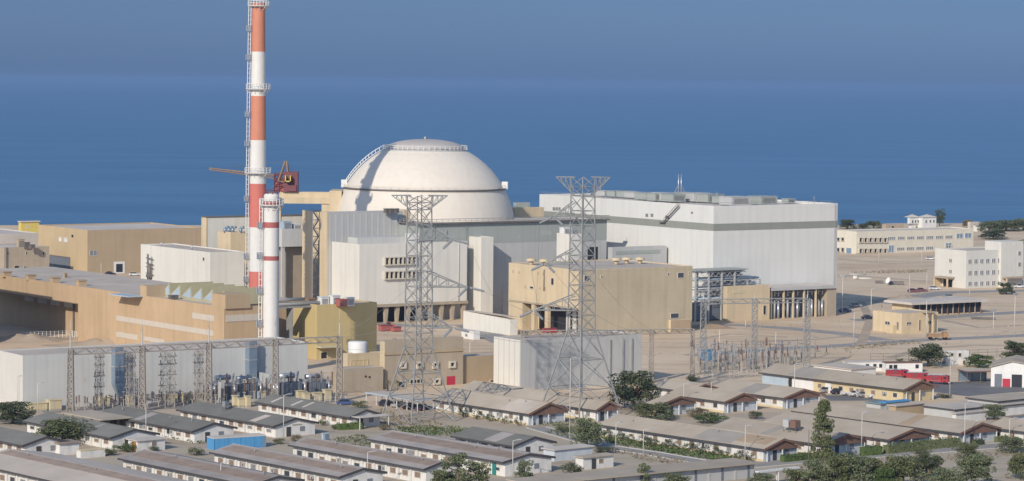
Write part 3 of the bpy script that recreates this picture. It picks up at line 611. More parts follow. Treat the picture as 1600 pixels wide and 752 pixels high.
# ---- mustard block with pipe bridge
MU = Bld('mustard_block', 'mustard coloured block with roof plant and a pipe bridge', 'building', 495, 562, 476.5, 454, 589, 34); MU.body(M_MUST, M_ROOFG, .4)
MU.win('R', 500, 549, 512, 562, M_PYEL, M_DARK, name='door', fw=.3); MU.part('canopy', M_PYEL, (-.5, 6, -3.2, -.01, 3.4, 3.8))
b = MB(); P = G(432, 550); 
for i, (px, py, h_, mm, lab) in enumerate(((505, 474, 2.2, M_WPAINT, 'first white cooling unit on the mustard block, nearest the pipe bridge'), (523, 474, 2.6, M_WPAINT, 'second white cooling unit on the mustard block'), (545, 475, 2.2, M_WPAINT, 'third white cooling unit on the mustard block'), (534, 475.5, 1.8, M_RBAND, 'dull red tank between white units on the mustard block'), (485, 473, 1.6, M_RUST, 'rusty low unit at the left edge of the mustard block roof'))):
    roof_box(MU, px, py, 2.4, 2.2, h_, mm, 'roof_unit', lab, 'roof unit')
b = MB(); z = MU.h + .2
b.tube((-14, 4, z), (9, 4, z), .55, None, 8); b.tube((-14, 5.6, z), (9, 5.6, z), .4, None, 8); b.box(-14, 9, 3, 6.5, z - 1.1, z - .6); b.tube((-13, 3.6, z + 1.2), (-2, 3.6, z + 1.2), .5, None, 8)
for x in (-6,): b.box(x - .2, x + .2, 3.2, 6.2, 0, z - 1.1)
b.build('pipe_bridge', M_STEEL, MU.root)

# ---- beige control building in front
PB = Bld('relay_building', 'beige two storey building with a crimson door', 'building', 601, 608, 533, 594, 724, 34); PB.body(M_BEIGE, M_ROOFG, .5)
zs = PB.z(552); PB.part('string_course', M_BROWN, (-.25, PB.Lx + .2, -.25, .02, zs - .5, zs)); PB.part('end_wall', M_CREAM, (-.06, .02, .03, PB.Ly, 0, PB.h - .3))
for q in ((624, 565, 634, 576), (650, 565, 660, 576), (675, 565, 684, 576), (701, 564, 711, 575), (677, 591, 687, 601)): PB.win('R', *q, M_FRAME, M_DARK, fw=.45, proud=.5)
PB.win('R', 698, 588, 711, 604, None, M_REDDOOR, name='door'); PB.win('R', 621, 595, 634, 606, M_FRAME, M_DARK, name='door', fw=.2); PB.win('R', 640, 592, 662, 600, M_FRAME, M_DARK, fw=.2, bars=3)
PW = Bld('relay_wing', 'low beige wing left of the crimson door building', 'building', 537, 613, 577, 520, 599, 34); PW.body(M_BEIGE, M_ROOFG, .3)
PW.win('R', 570, 587, 573, 590, None, M_DARK, name='vent'); PW.win('R', 576, 588, 579, 591, None, M_DARK, name='vent')
PU = Bld('relay_upper_block', 'cream upper block behind the low beige wing', 'building', 543, 596, 553, 536, 598, 34); PU.body(M_CREAM, M_ROOFP, .3)
PU.win('R', 548, 562, 575, 574, M_CREAM, M_HYEL, name='panel', bars=3)
P = PU.O + PU.dx * 4.9 + PU.dy * 3.2
t = thing('water_tank', 'round white tank on the cream upper block', 'tank', (P.x, P.y, PU.h - .22)); ht = zat(P.x, P.y, 534) - PU.h
MB().lathe([(2.5, 0), (2.5, ht), (2.3, ht + .25), (0, ht + .4)], 24).build('shell', M_WPAINT, t); b = MB(); b.bar((-2.6, -.3, 0), (-2.6, -.3, ht), .08); b.bar((-2.6, .3, 0), (-2.6, .3, ht), .08); b.build('ladder', M_STEEL, t)
PF = Bld('cable_building', 'flat beige building beside the crimson door building', 'building', 716, 600, 558, 690, 804, 34); PF.body(M_BROWN, M_ROOFG, .3); PF.win('R', 765, 593, 772, 600, M_FRAME, M_DARK, fw=.2)
RW = Bld('ribbed_warehouse', 'pale warehouse with a ribbed white end behind the second pylon', 'building', 813, 611, 532, 772, 1003, 34); RW.body(M_WGREY, M_ROOFG, .4)
M_RIB = mat('ribbed_white_cladding', (0.72, 0.69, 0.62), .6, .04, .2, seam=2.4, seamw=.14, seamd=.72)
RW.part('end_wall', M_RIB, (-.06, .02, .02, RW.Ly, 0, RW.h + .02)); 
for x in (40, 46, 50): b = MB().box(RW.Lx * x / 55, RW.Lx * x / 55 + .4, -.3, .03, 2, RW.h - 1).build('down_pipe', M_STEEL, RW.root)
VW = Bld('ramp_wall', 'long low white sloping wall left of the cream cube', 'wall', 797, 524, 497, 724, 812, 34)
b = MB(); b.prism([(0, 0), (VW.Ly, 0), (VW.Ly, VW.h * 1.05), (0, VW.h * .9)], 'x', 0, VW.Lx * .8); b.build('wall', M_WHITE, VW.root); MB().box(.1, VW.Lx * .8 - .1, .1, VW.Ly - .1, VW.h * 1.05, VW.h * 1.05 + .12).build('coping', M_ROOFG, VW.root)
VB = Bld('white_kiosk', 'small white cabin below the long low white wall', 'cabin', 740, 531, 518, 721, 750, 34); VB.body(M_WPAINT, M_ROOFP, .1); VB.win('L', 727, 522, 731, 526, M_FRAME, M_GREYGL, fw=.08)

# ---- cream cube
C1 = Bld('pump_building', 'cream cube shaped building with loading bays', 'building', 903, 527, 422, 795, 1082, 34)
X, Y, h = C1.Lx, C1.Ly, C1.h; zl = C1.L(850, 475)[1]
b = MB(); b.box(0, X, 0, Y, zl, h - .4); b.box(6, X, 0, Y, 0, zl - .01)
for q in ((0, X, 0, .4), (0, X, Y - .4, Y), (0, .4, .4, Y - .4), (X - .4, X, .4, Y - .4)): b.box(*q, h - .4, h)
b.build('wall', M_CREAM, C1.root); C1.part('roof', M_ROOFG, (.41, X - .41, .41, Y - .41, h - .39, h - .3))
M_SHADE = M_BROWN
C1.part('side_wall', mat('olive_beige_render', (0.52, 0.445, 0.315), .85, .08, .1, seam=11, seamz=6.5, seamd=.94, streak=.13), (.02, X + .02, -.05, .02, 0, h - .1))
C1.part('lintel', M_BEIGE, (-.15, 6, 0.05, Y, zl - .5, zl - .02))
C1.part('bay_shade_wall', M_DARK, (5.85, 5.98, .1, Y - 8.6, 0.1, zl - .6));  # near-black wall colour stands in for the shade inside the loading bays
yq = C1.L(816, 495)[0]; C1.part('end_pier', M_CREAM, (.05, 5.9, yq, Y - .02, 0, zl - .51))
for px in (832, 853): y = C1.L(px, 495)[0]; C1.part('pillar', M_CREAM, (.1, 1.2, y - .8, y + .8, 0, zl - .51))
for px in (864, 874, 884): y = C1.L(px, 500)[0]; C1.part('roller_door', M_LGREY, (5.6, 5.9, y - 1.0, y + 1.0, 0, zl - 1.2))
for q in ((861, 434, 866, 446), (828, 447, 834, 452)): C1.win('L', *q, M_FRAME, M_DARK, fw=.2)
for q in ((801, 422, 803, 427), (810, 424, 812, 428), (820, 446, 822, 451), (843, 449, 845, 452), (851, 449, 853, 454), (840, 425, 842, 430), (848, 426, 850, 431)): C1.win('L', *q, None, M_BROWN, name='vent')
b = MB(); a = C1.L(851, 430)[0]; b.tube((-.25, a, zl + 4), (-.25, a, h - 1), .15, None, 6); b.build('down_pipe', M_DSTEEL, C1.root)
for q in ((912, 430, 921, 440), (938, 430, 942, 435), (1042, 426, 1046, 431), (1058, 425.5, 1069, 435), (1076, 424, 1079, 430), (1047, 489, 1061, 498)): C1.win('R', *q, M_FRAME, M_GLASS, fw=.2, off=-.05)
for i, (px, py) in enumerate(((830, 413), (850, 414), (963, 412), (979, 411), (1000, 411))):
    x, y = C1.roofpt(px, py, h); P = C1.O + C1.dx * x + C1.dy * y
    t = thing('roof_ventilator', ['leftmost mushroom ventilator on the cream cube roof', 'second mushroom ventilator from the left, left of the pylon', 'third mushroom ventilator, just right of the pylon', 'fourth mushroom ventilator on the cream cube roof', 'rightmost mushroom ventilator on the cream cube roof'][i], 'ventilator', (P.x, P.y, h - .3), 0, 'mushroom ventilators on the cream cube')
    MB().tube((0, 0, 0), (0, 0, 1.4), .7, None, 10).build('neck', M_CREAM, t); MB().lathe([(1.5, 1.25), (1.6, 1.6), (1.3, 2.0), (.4, 2.2), (0, 2.2)], 14).build('hood', M_CREAM, t)
CL = Bld('gate_lodge', 'low cream lodge at the right foot of the cream cube', 'building', 1048, 520, 500, 1014, 1079, 34); CL.body(M_CREAM, M_ROOFG, .2); CL.win('L', 1027, 505, 1031, 516, M_FRAME, M_WPAINT, name='door', fw=.12); CL.part('side_wall', M_BROWN, (.02, CL.Lx + .03, -.05, .02, 0, CL.h - .15))

# ---- steel pipe rack and pump station
PR = Bld('pipe_rack', 'open white steel pipe rack between the cream cube and the hall', 'pipe rack', 1086, 503, 424, 1076, 1188, 34)
X, h = PR.Lx, PR.h; W = 6.0
b = MB()
for x in [X * i / 5 for i in range(6)]:
    for y in (0, W): b.box(x - .25, x + .25, y - .25, y + .25, 0, h * (1 if x < X * .75 else .8))
b.build('column', M_PGREY, PR.root)
for k, zz in enumerate((.42, .62, .8, .97)):
    L_ = X if k < 3 else X * .78
    b = MB(); b.box(.26, L_ - .26, -.14, .14, h * zz - .25, h * zz); b.box(.26, L_ - .26, W - .14, W + .14, h * zz - .25, h * zz)
    for i in range(6): x = L_ * i / 5.2; b.box(x + .26, x + .5, .15, W - .15, h * zz - .2, h * zz - .05)
    b.build('beam', M_PGREY, PR.root)
    b = MB(); [b.tube((.2, y, h * zz + .4), (L_, y, h * zz + .4), .3 + .1 * (i % 2), None, 6) for i, y in enumerate((.8, 2.1, 3.6, 5))]; b.build('pipe_run', M_SILVER if k % 2 else M_LBLUE, PR.root)
    b = MB(); n_ = 9
    for i in range(n_): xa, xb = L_ * i / n_, L_ * (i + 1) / n_; b.bar((xa, -.2, h * zz - .3), ((xa + xb) / 2, -.2, h * zz - 1.5), .07); b.bar((xb, -.2, h * zz - .3), ((xa + xb) / 2, -.2, h * zz - 1.5), .07)
    b.bar((0, -.2, h * zz - 1.5), (L_, -.2, h * zz - 1.5), .07); b.build('truss', M_PGREY, PR.root)
PR.part('roof', M_GREYGR, (-1, X * .78, -1, W + 1, h, h + .3))
PR.part('tank_box', M_TRANS, (X * .45, X * .72, 1, 5, h * .81, h * .95)); PR.part('tank_box', M_TRANS, (.5, X * .5, 1, 5.2, .3, h * .36))
U1 = Bld('pump_station', 'cream wing of the pump station beside the pipe rack', 'building', 1136, 503, 448, 1130, 1203, 34); U1.body(M_CREAM, M_ROOFP, .4); U1.part('wall_panel', M_PYEL, (U1.Lx * .12, U1.Lx * .4, -.1, .02, U1.h * .8, U1.h * .9)); U1.win('R', 1192, 477, 1197, 492, M_FRAME, M_DARK, name='door', fw=.15)
for px in (1152, 1158): 
    pass
U2 = Bld('filter_station', 'cream pillared station with white cylinders in its bays', 'building', 1204, 499, 449, 1198, 1307, 34)
X, h, W = U2.Lx, U2.h, 10
U2.part('wall', M_BEIGE, (.2, X, 5, W, 0, h - 1.2), (X * .86, X, 0, 4.99, 0, h - 1.2)); U2.part('roof', M_PGREY, (-.3, X + .3, -.6, W + .4, h - 1.2, h - .3)); U2.part('roof_surface', M_ROOFP, (.3, X - .3, 0, W - .3, h - .298, h - .2))
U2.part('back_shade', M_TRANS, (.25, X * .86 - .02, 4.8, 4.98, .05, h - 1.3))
for k in (.0, .19, .335, .5, .68): U2.part('pillar', M_CREAM, (X * k + .05, X * k + .55, 0, .6, 0, h - 1.21))
for i, k in enumerate((.07, .13, .27, .42, .58, .64, .74, .80)):
    b = MB(); b.tube((X * k + .5, 1.2, 0), (X * k + .5, 1.2, h * .5), .42, None, 10); b.tube((X * k + .5, 1.2, h * .5), (X * k + .5, 1.2, h * .56), .42, .15, 10); b.tube((X * k + .5, 1.2, h * .7), (X * k + .5, 1.2, h - 1.4), .22, None, 6); b.bar((X * k + .5, 1.2, h * .8), (X * k + 2.2, 1.6, h * .8), .15); b.build('pressure_vessel', M_SILVER if i % 2 else M_PGREY, U2.root)
U2.part('tank_box', M_DUCT, (X * .36, X * .47, 1.5, 3, 0, h * .35))

# ---- big light grey warehouse in front
WG = Bld('grey_warehouse', 'long light grey sheet clad warehouse behind the left gantry', 'building', 36, 641, 556, -5, 481, 33.0); WG.body(M_LGREY, M_ROOFG, .3)
M_WCREAM = mat('cream_white_cladding', (0.70, 0.665, 0.60), .6, .04, .2, seam=6, seamd=.93)
WG.part('end_wall', M_WCREAM, (-.06, .02, .02, WG.Ly, 0, WG.h + .02))
def duct(px0, px1, label):
    a0, a1, _, _ = WG.rectR(px0, 560, px1, 600); P = WG.O + WG.dx * a0; w = a1 - a0; h = WG.h
    t = thing('air_duct', label, 'duct', P, WG.ang)
    b = MB(); b.box(0, w, -2.2, -.02, 5, h + 1.2); b.build('riser', M_DUCT, t); b = MB()
    b.prism([(0, 5), (w, 5), (w + 2.2, 1.8), (1.4, 1.8)], 'y', -2.2, -.02); b.build('elbow', M_DUCT, t); MB().box(1.4, w + 2.2, -2.3, -.05, 0, 1.8).build('plenum', M_TRANS, t)
    b = MB(); b.box(-.1, w + .1, -2.3, -.01, 9, 9.3); b.box(-.1, w + .1, -2.3, -.01, h - .6, h - .3); b.build('flange', M_SILVER, t)
duct(174, 187, 'blue grey vertical duct on the warehouse, between the first two gantry posts'); duct(383, 395, 'blue grey vertical duct on the warehouse, above the transformers')
WG.win('R', 130, 590, 134, 596, None, M_STRIP, name='vent')

# ---- right side offices
O1 = Bld('long_office', 'long two storey cream white office facing the bare ground', 'building', 1338, 397, 362, 1304, 1521, 33); O1.body(M_OFFC, M_ROOFP, .5)
for i in range(6):
    for y0 in (371, 388):
        x = 1341 + i * 7.7; f = O1.win('R', x, y0, x + 6, y0 + 8.5, M_FRAME, M_DARK, name='window_bay', fw=.35, proud=.7)
for i in range(7):
    x = 1387 + i * 14.9; O1.win('R', x, 370 - i * .35, x + 12, 375.5 - i * .35, M_OFFW, M_GREYGL, fw=.2, bars=3)
for i in (0, 1, 2, 3, 5): x = 1401 + i * 15; O1.win('R', x, 386.5 - i * .5, x + 12.5, 392 - i * .5, M_OFFW, M_GREYGL, fw=.2, bars=3)
for q in ((1494, 364.5, 1505, 373), (1507, 364, 1518, 372.5), (1388, 383, 1397, 395), (1477, 379.5, 1487, 389)): O1.win('R', *q, M_OFFW, M_BLUEGL, name='window' if q[0] > 1490 else 'door', fw=.25, bars=1)
for q in ((1308, 371, 1313, 377), (1315, 371, 1320, 377), (1308, 387, 1313, 394), (1315, 387, 1320, 394)): O1.win('L', *q, M_FRAME, M_DARK, fw=.2, proud=.5)
O1.win('L', 1322, 387, 1331, 397, M_OFFW, M_BLUEGL, name='door', fw=.2); O1.part('canopy', M_BEIGE, (-.4, 14, -1.5, -.02, .01, .4))
O2 = Bld('office_block', 'white three storey office with a stair tower', 'building', 1509, 451, 392, 1461, 1596, 33); O2.body(M_OFFW, M_ROOFG, .5)
for r_, yy in enumerate((409, 427, 444)):
    for i in range(8): x = 1512.5 + i * 9.2; O2.win('R', x, yy - 3.6 - i * .35, x + 5.8, yy + 3.6 - i * .35, M_OFFW, M_GREYGL, fw=.12, bars=1)
for yy in (407.5, 424.5): O2.win('L', 1483, yy - 3, 1488, yy + 3, M_OFFW, M_GREYGL, fw=.12, bars=1)
def canopy(face, px0, px1, yy, yb):
    a0, a1, z0, z1 = (O2.rectL if face == 'L' else O2.rectR)(px0, yy, px1, yb)
    b = MB(); c = MB()
    if face == 'L':
        b.box(-4, -.02, a0, a1, z1 - .5, z1); c.box(-3.8, -3.3, a0 + .1, a0 + .6, 0, z1 - .51); c.box(-3.8, -3.3, a1 - .6, a1 - .1, 0, z1 - .51); c.box(-3.2, -.02, a1 - .5, a1 - .1, 0, z1 - .51)
    else:
        b.box(a0, a1, -4, -.02, z1 - .5, z1); c.box(a0 + .1, a0 + .6, -3.8, -3.3, 0, z1 - .51); c.box(a1 - .6, a1 - .1, -3.8, -3.3, 0, z1 - .51)
    b.build('porch_roof', M_BEIGE, O2.root); c.build('porch_columns', M_CREAM, O2.root)['kind'] = 'stuff'
canopy('L', 1470, 1492, 432, 450); canopy('R', 1562, 1592, 432, 452); O2.win('L', 1474, 437, 1488, 450, None, M_DARK, name='door'); O2.win('R', 1567, 437, 1580, 450, None, M_DARK, name='door')
x0 = O2.R(1561, 400)[0]; x1 = O2.R(1595, 400)[0]; zt = zat(*(O2.O + O2.dx * x0).xy, 378); O2.part('stair_tower', M_OFFW, (x0, x1, -1.2, 8, 0, zt))
for yy in (396, 413): O2.win('R', 1587, yy - 3.5, 1592, yy + 3.5, M_OFFW, M_GREYGL, fw=.12, off=-1.2)
LF = Bld('glazed_pavilion', 'low flat roofed pavilion with a row of dark windows', 'building', 1425, 494, 476, 1394, 1532, 33)
X, Y, h = LF.Lx, LF.Ly, LF.h
LF.part('wall', M_CREAM, (0, X, 0, Y, 0, h - .01)); LF.part('roof', M_ROOFP, (-2, X + 1.5, -2, Y + 2, h, h + .75)); LF.part('roof_surface', M_ROOFP, (-1.6, X + 1.1, -1.6, Y + 1.6, h + .752, h + .8))
LF.part('glazing', M_MAROON if False else M_DARK, (.6, X - .1, -.08, .03, .3, h - .2))
for i in range(13): x = .4 + i * (X - .7) / 12; LF.part('post', M_BEIGE if i % 2 else M_GABLE, (x, x + .22, -.5, -.1, 0, h - .02))
SB = Bld('tan_bungalow', 'small tan bungalow in front of the glazed pavilion', 'building', 1409, 522, 490, 1364, 1466, 33); SB.body(M_CREAM, M_ROOFG, .4)
for q in (('L', 1383, 502, 1391, 508), ('R', 1416, 503, 1424, 508), ('R', 1447, 501, 1456, 507)): SB.win(*q, M_FRAME, M_GLASS, fw=.15, bars=1)
SB.win('L', 1401, 503, 1405, 516, M_FRAME, M_SHUT, name='door', fw=.1); SB.win('R', 1435, 500, 1439, 517, M_FRAME, M_SHUT, name='door', fw=.1)
b = MB(); a = SB.L(1403, 516)[0]; [b.box(-1.4, -.02, a + .8 + i * .5, a + 1.3 + i * .5, 0, 2.4 - i * .4) for i in range(6)]; b.build('steps', M_CREAM, SB.root)
b = MB(); x = SB.R(1442, 510)[0]; b.box(x, x + .4, -2, -1.6, 0, SB.h); b.box(x + 2.2, x + 2.6, -2, -1.6, 0, SB.h); b.build('porch_pillar', M_CREAM, SB.root); SB.part('porch_roof', M_BEIGE, (x - .6, x + 3.4, -2.4, -.02, SB.h + .01, SB.h + .4))
VL = Bld('seaside_villa', 'white villa with twin roofs above the shore', 'villa', 1441, 357, 340, 1434, 1463, 33); VL.body(M_WPAINT, M_ROOFP, .3)
V2 = Bld('seaside_villa', 'left white villa standing on legs above the shore', 'villa', 1421, 357, 340, 1418, 1437, 33); V2.body(M_WPAINT, M_ROOFP, .3, z0=2.5); V2.part('leg', M_WPAINT, (2, 3.5, 1, 3, 0, 2.49)); V2.part('leg', M_WPAINT, (V2.Lx - 4, V2.Lx - 2, 1, 3, 0, 2.49))
for v in (VL, V2):
    X, Y, h = v.Lx, max(v.Ly, 4), v.h
    b = MB(); b.q((-.5, -.5, h + .02), (X + .5, -.5, h + .02), (X / 2, Y / 2, h + 1.6)); b.q((X + .5, -.5, h + .02), (X + .5, Y + .5, h + .02), (X / 2, Y / 2, h + 1.6)); b.q((X + .5, Y + .5, h + .02), (-.5, Y + .5, h + .02), (X / 2, Y / 2, h + 1.6)); b.q((-.5, Y + .5, h + .02), (-.5, -.5, h + .02), (X / 2, Y / 2, h + 1.6)); b.build('hipped_roof', M_ROOFP, v.root)
    for k in (.2, .5, .75): v.winw('R', X * k, X * k + 1.3, h * .5, h * .75, M_WPAINT, M_GLASS, fw=.1)
for i, (cx, yb, yt, xl, xr, lab, mm) in enumerate(((1516, 359, 347, 1512, 1530, 'pinkish shed near the shore right of the long office', M_ROOFP), (1384, 358, 351, 1378, 1412, 'low pinkish shed behind the long office', M_BEIGE), (1527, 362, 352, 1521, 1540, 'pale cabin at the right end of the long office', M_OFFW))):
    B_ = Bld('shore_shed', lab, 'shed', cx, yb, yt, xl, xr, 33); B_.body(mm, M_ROOFP, .2); B_.winw('R', B_.Lx * .3, B_.Lx * .3 + 2, .3, B_.h * .7, M_FRAME, M_DARK, name='door')

# unseen block added past the left edge to shade the tan hall bay
SHADE_BLK = thing('bay_shade_block', 'unseen tan block added beyond the left edge to shade the open bay', 'building', (-178, 786, 0), R_(35.5))
MB().box(0, 33, 0, 62, 0, 29).build('wall', M_TAN, SHADE_BLK); MB().box(.4, 32.6, .4, 61.6, 29.003, 29.3).build('roof', M_ROOFG, SHADE_BLK)
for cx, yb, yt, xl, xr, lab, cat, nm, m_ in ((853, 521, 513.5, 851, 870, 'red skip standing before the loading bays of the cream cube', 'skip', 'waste_skip', M_RED), (596, 518, 508, 593, 612, 'dull red container under the window box block', 'container', 'site_container', M_RBAND), (616, 519, 511, 613, 627, 'smaller dull red container right of the other one', 'container', 'site_container', M_RBAND)):
    B_ = Bld(nm, lab, cat, cx, yb, yt, xl, xr, 34); B_.part('shell', m_, (0, B_.Lx, 0, max(2, B_.Ly), .2, B_.h)); B_.part('rim', M_MAROON, (-.1, B_.Lx + .1, -.1, .05, B_.h - .25, B_.h + .05), (-.1, .05, .06, max(2, B_.Ly), B_.h - .25, B_.h + .05)); B_.part('skid', M_DSTEEL, (.2, B_.Lx - .2, .2, 1.8, 0, .19))
# ------------------------------------------------------------------ stacks
def stack(name, label, px, pyb, bands, prof, plats, boxes, lx, railtop=None, dome=0.0):
    O = G(px, pyb); s = scale_at(O); t = thing(name, label, 'chimney', O, R_(12))
    Z = lambda py: zat(O.x, O.y, py)
    def rad(z):
        for (ra, za), (rb, zb) in zip(prof, prof[1:]):
            if z <= zb: return ra + (rb - ra) * (z - za) / (zb - za)
        return prof[-1][0]
    zs = [0.0] + [Z(y) for y, _ in bands]
    for i, (y, m) in enumerate(bands):
        a, c = zs[i], zs[i + 1]
        MB().lathe([(rad(a), a), (rad((a + c) / 2), (a + c) / 2), (rad(c), c)], 40).build('painted_band', m, t)
    zt = zs[-1]
    if dome: MB().lathe([(rad(zt), zt), (rad(zt) * .93, zt + dome * .5), (rad(zt) * .6, zt + dome * .9), (0, zt + dome)], 32).build('domed_cap', M_WSTACK, t)
    else: MB().lathe([(rad(zt), zt), (rad(zt) - .35, zt), (rad(zt) - .35, zt - 2), (0, zt - 2)], 32).build('stack_mouth', M_DARK, t)
    for y, ext in plats:
        z = Z(y); r = rad(z); b = MB()
        b.lathe([(r - .05, z - .5), (r + ext, z - .12), (r + ext, z + .05), (r - .05, z + .05)], 32, smooth=False)
        gl = b; b = MB()
        b.railing([((r + ext - .1) * math.cos(2 * math.pi * i / 20), (r + ext - .1) * math.sin(2 * math.pi * i / 20), z + .05) for i in range(20)], 1.5, .08, True, 1.0)
        rl = b; b = gl
        for i in range(12):
            a = 2 * math.pi * i / 12; b.bar((r * math.cos(a), r * math.sin(a), z - 1.6), ((r + ext) * math.cos(a), (r + ext) * math.sin(a), z - .3), .06)
        o = b.build('gallery', M_WPAINT, t); rl.build('railing', M_WPAINT, o)
    # caged ladder on the left flank
    b = MB(); zt2 = zt - 1
    def LP(u, v, z): r = rad(z); return (-(r + v), u, z)
    k = int(zt2 / 3)
    for i in range(k):
        z0, z1 = 1 + i * (zt2 - 1) / k, 1 + (i + 1) * (zt2 - 1) / k
        for u in (-.4, .4): b.bar(LP(u, .35, z0), LP(u, .35, z1), .07); b.bar(LP(u, 1.1, z0), LP(u, 1.1, z1), .06)
        for q in range(4): z = z0 + (z1 - z0) * q / 4; b.bar(LP(-.4, .35, z), LP(.4, .35, z), .05); 
        for q in range(2): z = z0 + (z1 - z0) * q / 2; b.bar(LP(-.4, .35, z), LP(-.4, 1.1, z), .05); b.bar(LP(.4, .35, z), LP(.4, 1.1, z), .05); b.bar(LP(-.4, 1.1, z), LP(.4, 1.1, z), .05)
    b.build('caged_ladder', M_WPAINT, t)
    for y in boxes:
        z = Z(y); r = rad(z); b = MB(); b.box(-r - 1.7, -r + .1, -.95, .95, z - .15, z); b.railing([(-r - 1.6, -.9, z), (-r - 1.6, .9, z)], 1.5, .07, step=.5); b.railing([(-r - 1.6, -.9, z), (-r, -.9, z)], 1.5, .07, step=.5); b.railing([(-r - 1.6, .9, z), (-r, .9, z)], 1.5, .07, step=.5)
        b.box(-r - 1.55, -r - .5, -.85, .85, z + .1, z + 1.1); b.build('rest_platform', M_SILVER, t)
    return t, O, Z, rad
W_, R1, R2 = M_WSTACK, M_RSTACK, M_RSTACK2
stack('striped_chimney', 'tall red and white striped ventilation chimney with railed galleries', 402, 511,
      [(424, R2), (355, W_), (287, R2), (219, W_), (150, R1), (81, W_), (4, R1)], [(2.65, 0), (2.55, 45), (2.3, 75), (1.95, 102)],
      [(270, 1.6), (139, 1.5), (9, 1.4)], [48, 93, 182, 228, 314, 404, 440], 0)
t2, O2_, Z2, _r = stack('white_chimney', 'shorter white chimney with red bands and a rounded top', 423, 585,
      [(407, W_), (400, M_RBAND), (356, W_), (347, M_RBAND), (320, W_), (314, M_RBAND), (307, W_)], [(2.15, 0), (2.0, 46)],
      [(320, 1.25)], [356, 404, 458, 509], 0, dome=1.0)
b = MB(); b.railing([(1.7 * math.cos(i * .785), 1.7 * math.sin(i * .785), Z2(306)) for i in range(8)], 1.5, .07, True, .8); b.build('top_railing', M_MAROON, t2)

# ------------------------------------------------------------------ heavy gantry and derrick beside the dome
P = G(518, 476); 
gy = Bld('transport_gantry', 'tan concrete gantry with two beams reaching to the dome', 'gantry', 494, 480, 322, 486, 532, 34)
def atY(px, py, Y):
    r = ray(px, py); t = (Y - CAM.y) / r.y; return CAM + r * t
Yg = gy.O.y
inv = Matrix.Rotation(-R_(34), 3, 'Z')
def loc(px, py, Y=None): 
    d = atY(px, py, Y or Yg) - gy.O; return inv @ d
def wbeam(x0, x1, y0, y1, th, nm, m, Y=None):
    Y = Y or Yg; a = atY(x0, y1, Y); c = atY(x1, y0, Y)
    b = MB(); b.box(a.x, c.x, Y, Y + th, a.z, c.z); o = b.build(nm, m, gy.root)
    o.matrix_parent_inverse = (Matrix.Translation(gy.O) @ Matrix.Rotation(R_(34), 4, 'Z')).inverted(); return o
wbeam(436, 519, 300.5, 309, 3, 'upper_beam', M_CREAM); wbeam(440, 519, 309.2, 318, 4, 'lower_beam', M_CREAM, Yg - 1)
for x0, x1, y0 in ((517, 536, 297), (505, 517, 318.2), (488, 505, 330)):
    a = atY(x0, y0, Yg + 6); c = atY(x1, y0, Yg + 6); b = MB(); b.box(a.x, c.x, Yg - 2, Yg + 14, 0, a.z); o = b.build('stepped_tower', M_CREAM, gy.root); o.matrix_parent_inverse = (Matrix.Translation(gy.O) @ Matrix.Rotation(R_(34), 4, 'Z')).inverted()
a = atY(425, 309, Yg); c = atY(439, 309, Yg); b = MB(); b.box(a.x, c.x, Yg - 1, Yg + 3, 0, a.z - .1); o = b.build('gantry_leg', M_CREAM, gy.root); o.matrix_parent_inverse = (Matrix.Translation(gy.O) @ Matrix.Rotation(R_(34), 4, 'Z')).inverted()
# derrick crane on the gantry
Yd = Yg + 1.5; base = atY(444, 300, Yd)
cr = thing('derrick_crane', 'rusty derrick crane with a long jib and dark red machine house', 'crane', base)
def dl(px, py, dy=0.0): return atY(px, py, Yd + dy) - base
a = dl(444, 299.5); c = dl(466, 268.5)
b = MB(); b.box(a.x, c.x, -2.5, 2.5, 0.1, c.z); b.build('machine_house', M_MAROON, cr)
b = MB(); b.box(c.x - 3.4, c.x - .4, -2.9, -2.52, 0.3, c.z * .35); b.build('counterweight', M_MAROON, cr)
b = MB(); b.box(a.x - 3.2, a.x - .02, -1.6, 1.6, .1, c.z * .45); b.build('winch_house', M_RBAND, cr)
b = MB(); q = dl(429, 299); w_ = a.x - q.x
for yy in (-2, 2):
    for i in range(3):
        z0, z1 = c.z * .9 * i / 3, c.z * .9 * (i + 1) / 3; b.bar((q.x, yy, z0), (a.x, yy, z1), .12); b.bar((a.x - .1, yy, z0), (q.x, yy, z1), .12); b.bar((q.x, yy, z1), (a.x, yy, z1), .12)
    b.bar((q.x, yy, 0), (q.x, yy, c.z * .9), .16); b.bar(((q.x + a.x) / 2, yy, 0), ((q.x + a.x) / 2, yy, c.z * .9), .12)
b.build('lattice_base', M_MAROON, cr)
b = MB(); top = dl(446, 252); f1, f2, f3 = dl(436, 283), dl(452, 284), dl(441, 270)
for y in (-3, 3):
    b.bar((f1.x, y, f1.z), (top.x, y * .3, top.z), .22); b.bar((f2.x, y, f2.z), (top.x + .5, y * .3, top.z), .22); b.bar((f1.x, y, f1.z), (f2.x, y, f2.z), .15)
b.build('a_frame', M_RUST, cr)
b = MB(); q0, q1 = dl(446, 284, -3), dl(455, 274, -3); b.box(q0.x, q1.x, -5, -2.9, q0.z, q0.z + .3); b.box(q0.x, q0.x + .3, -5, -2.9, q0.z, q1.z); b.box(q1.x - .3, q1.x, -5, -2.9, q0.z, q1.z); b.build('cab_frame', M_YELLOW, cr)
b = MB(); j0a, j0b, j1 = dl(428, 274), dl(428, 279), dl(327, 263)
n_ = 14
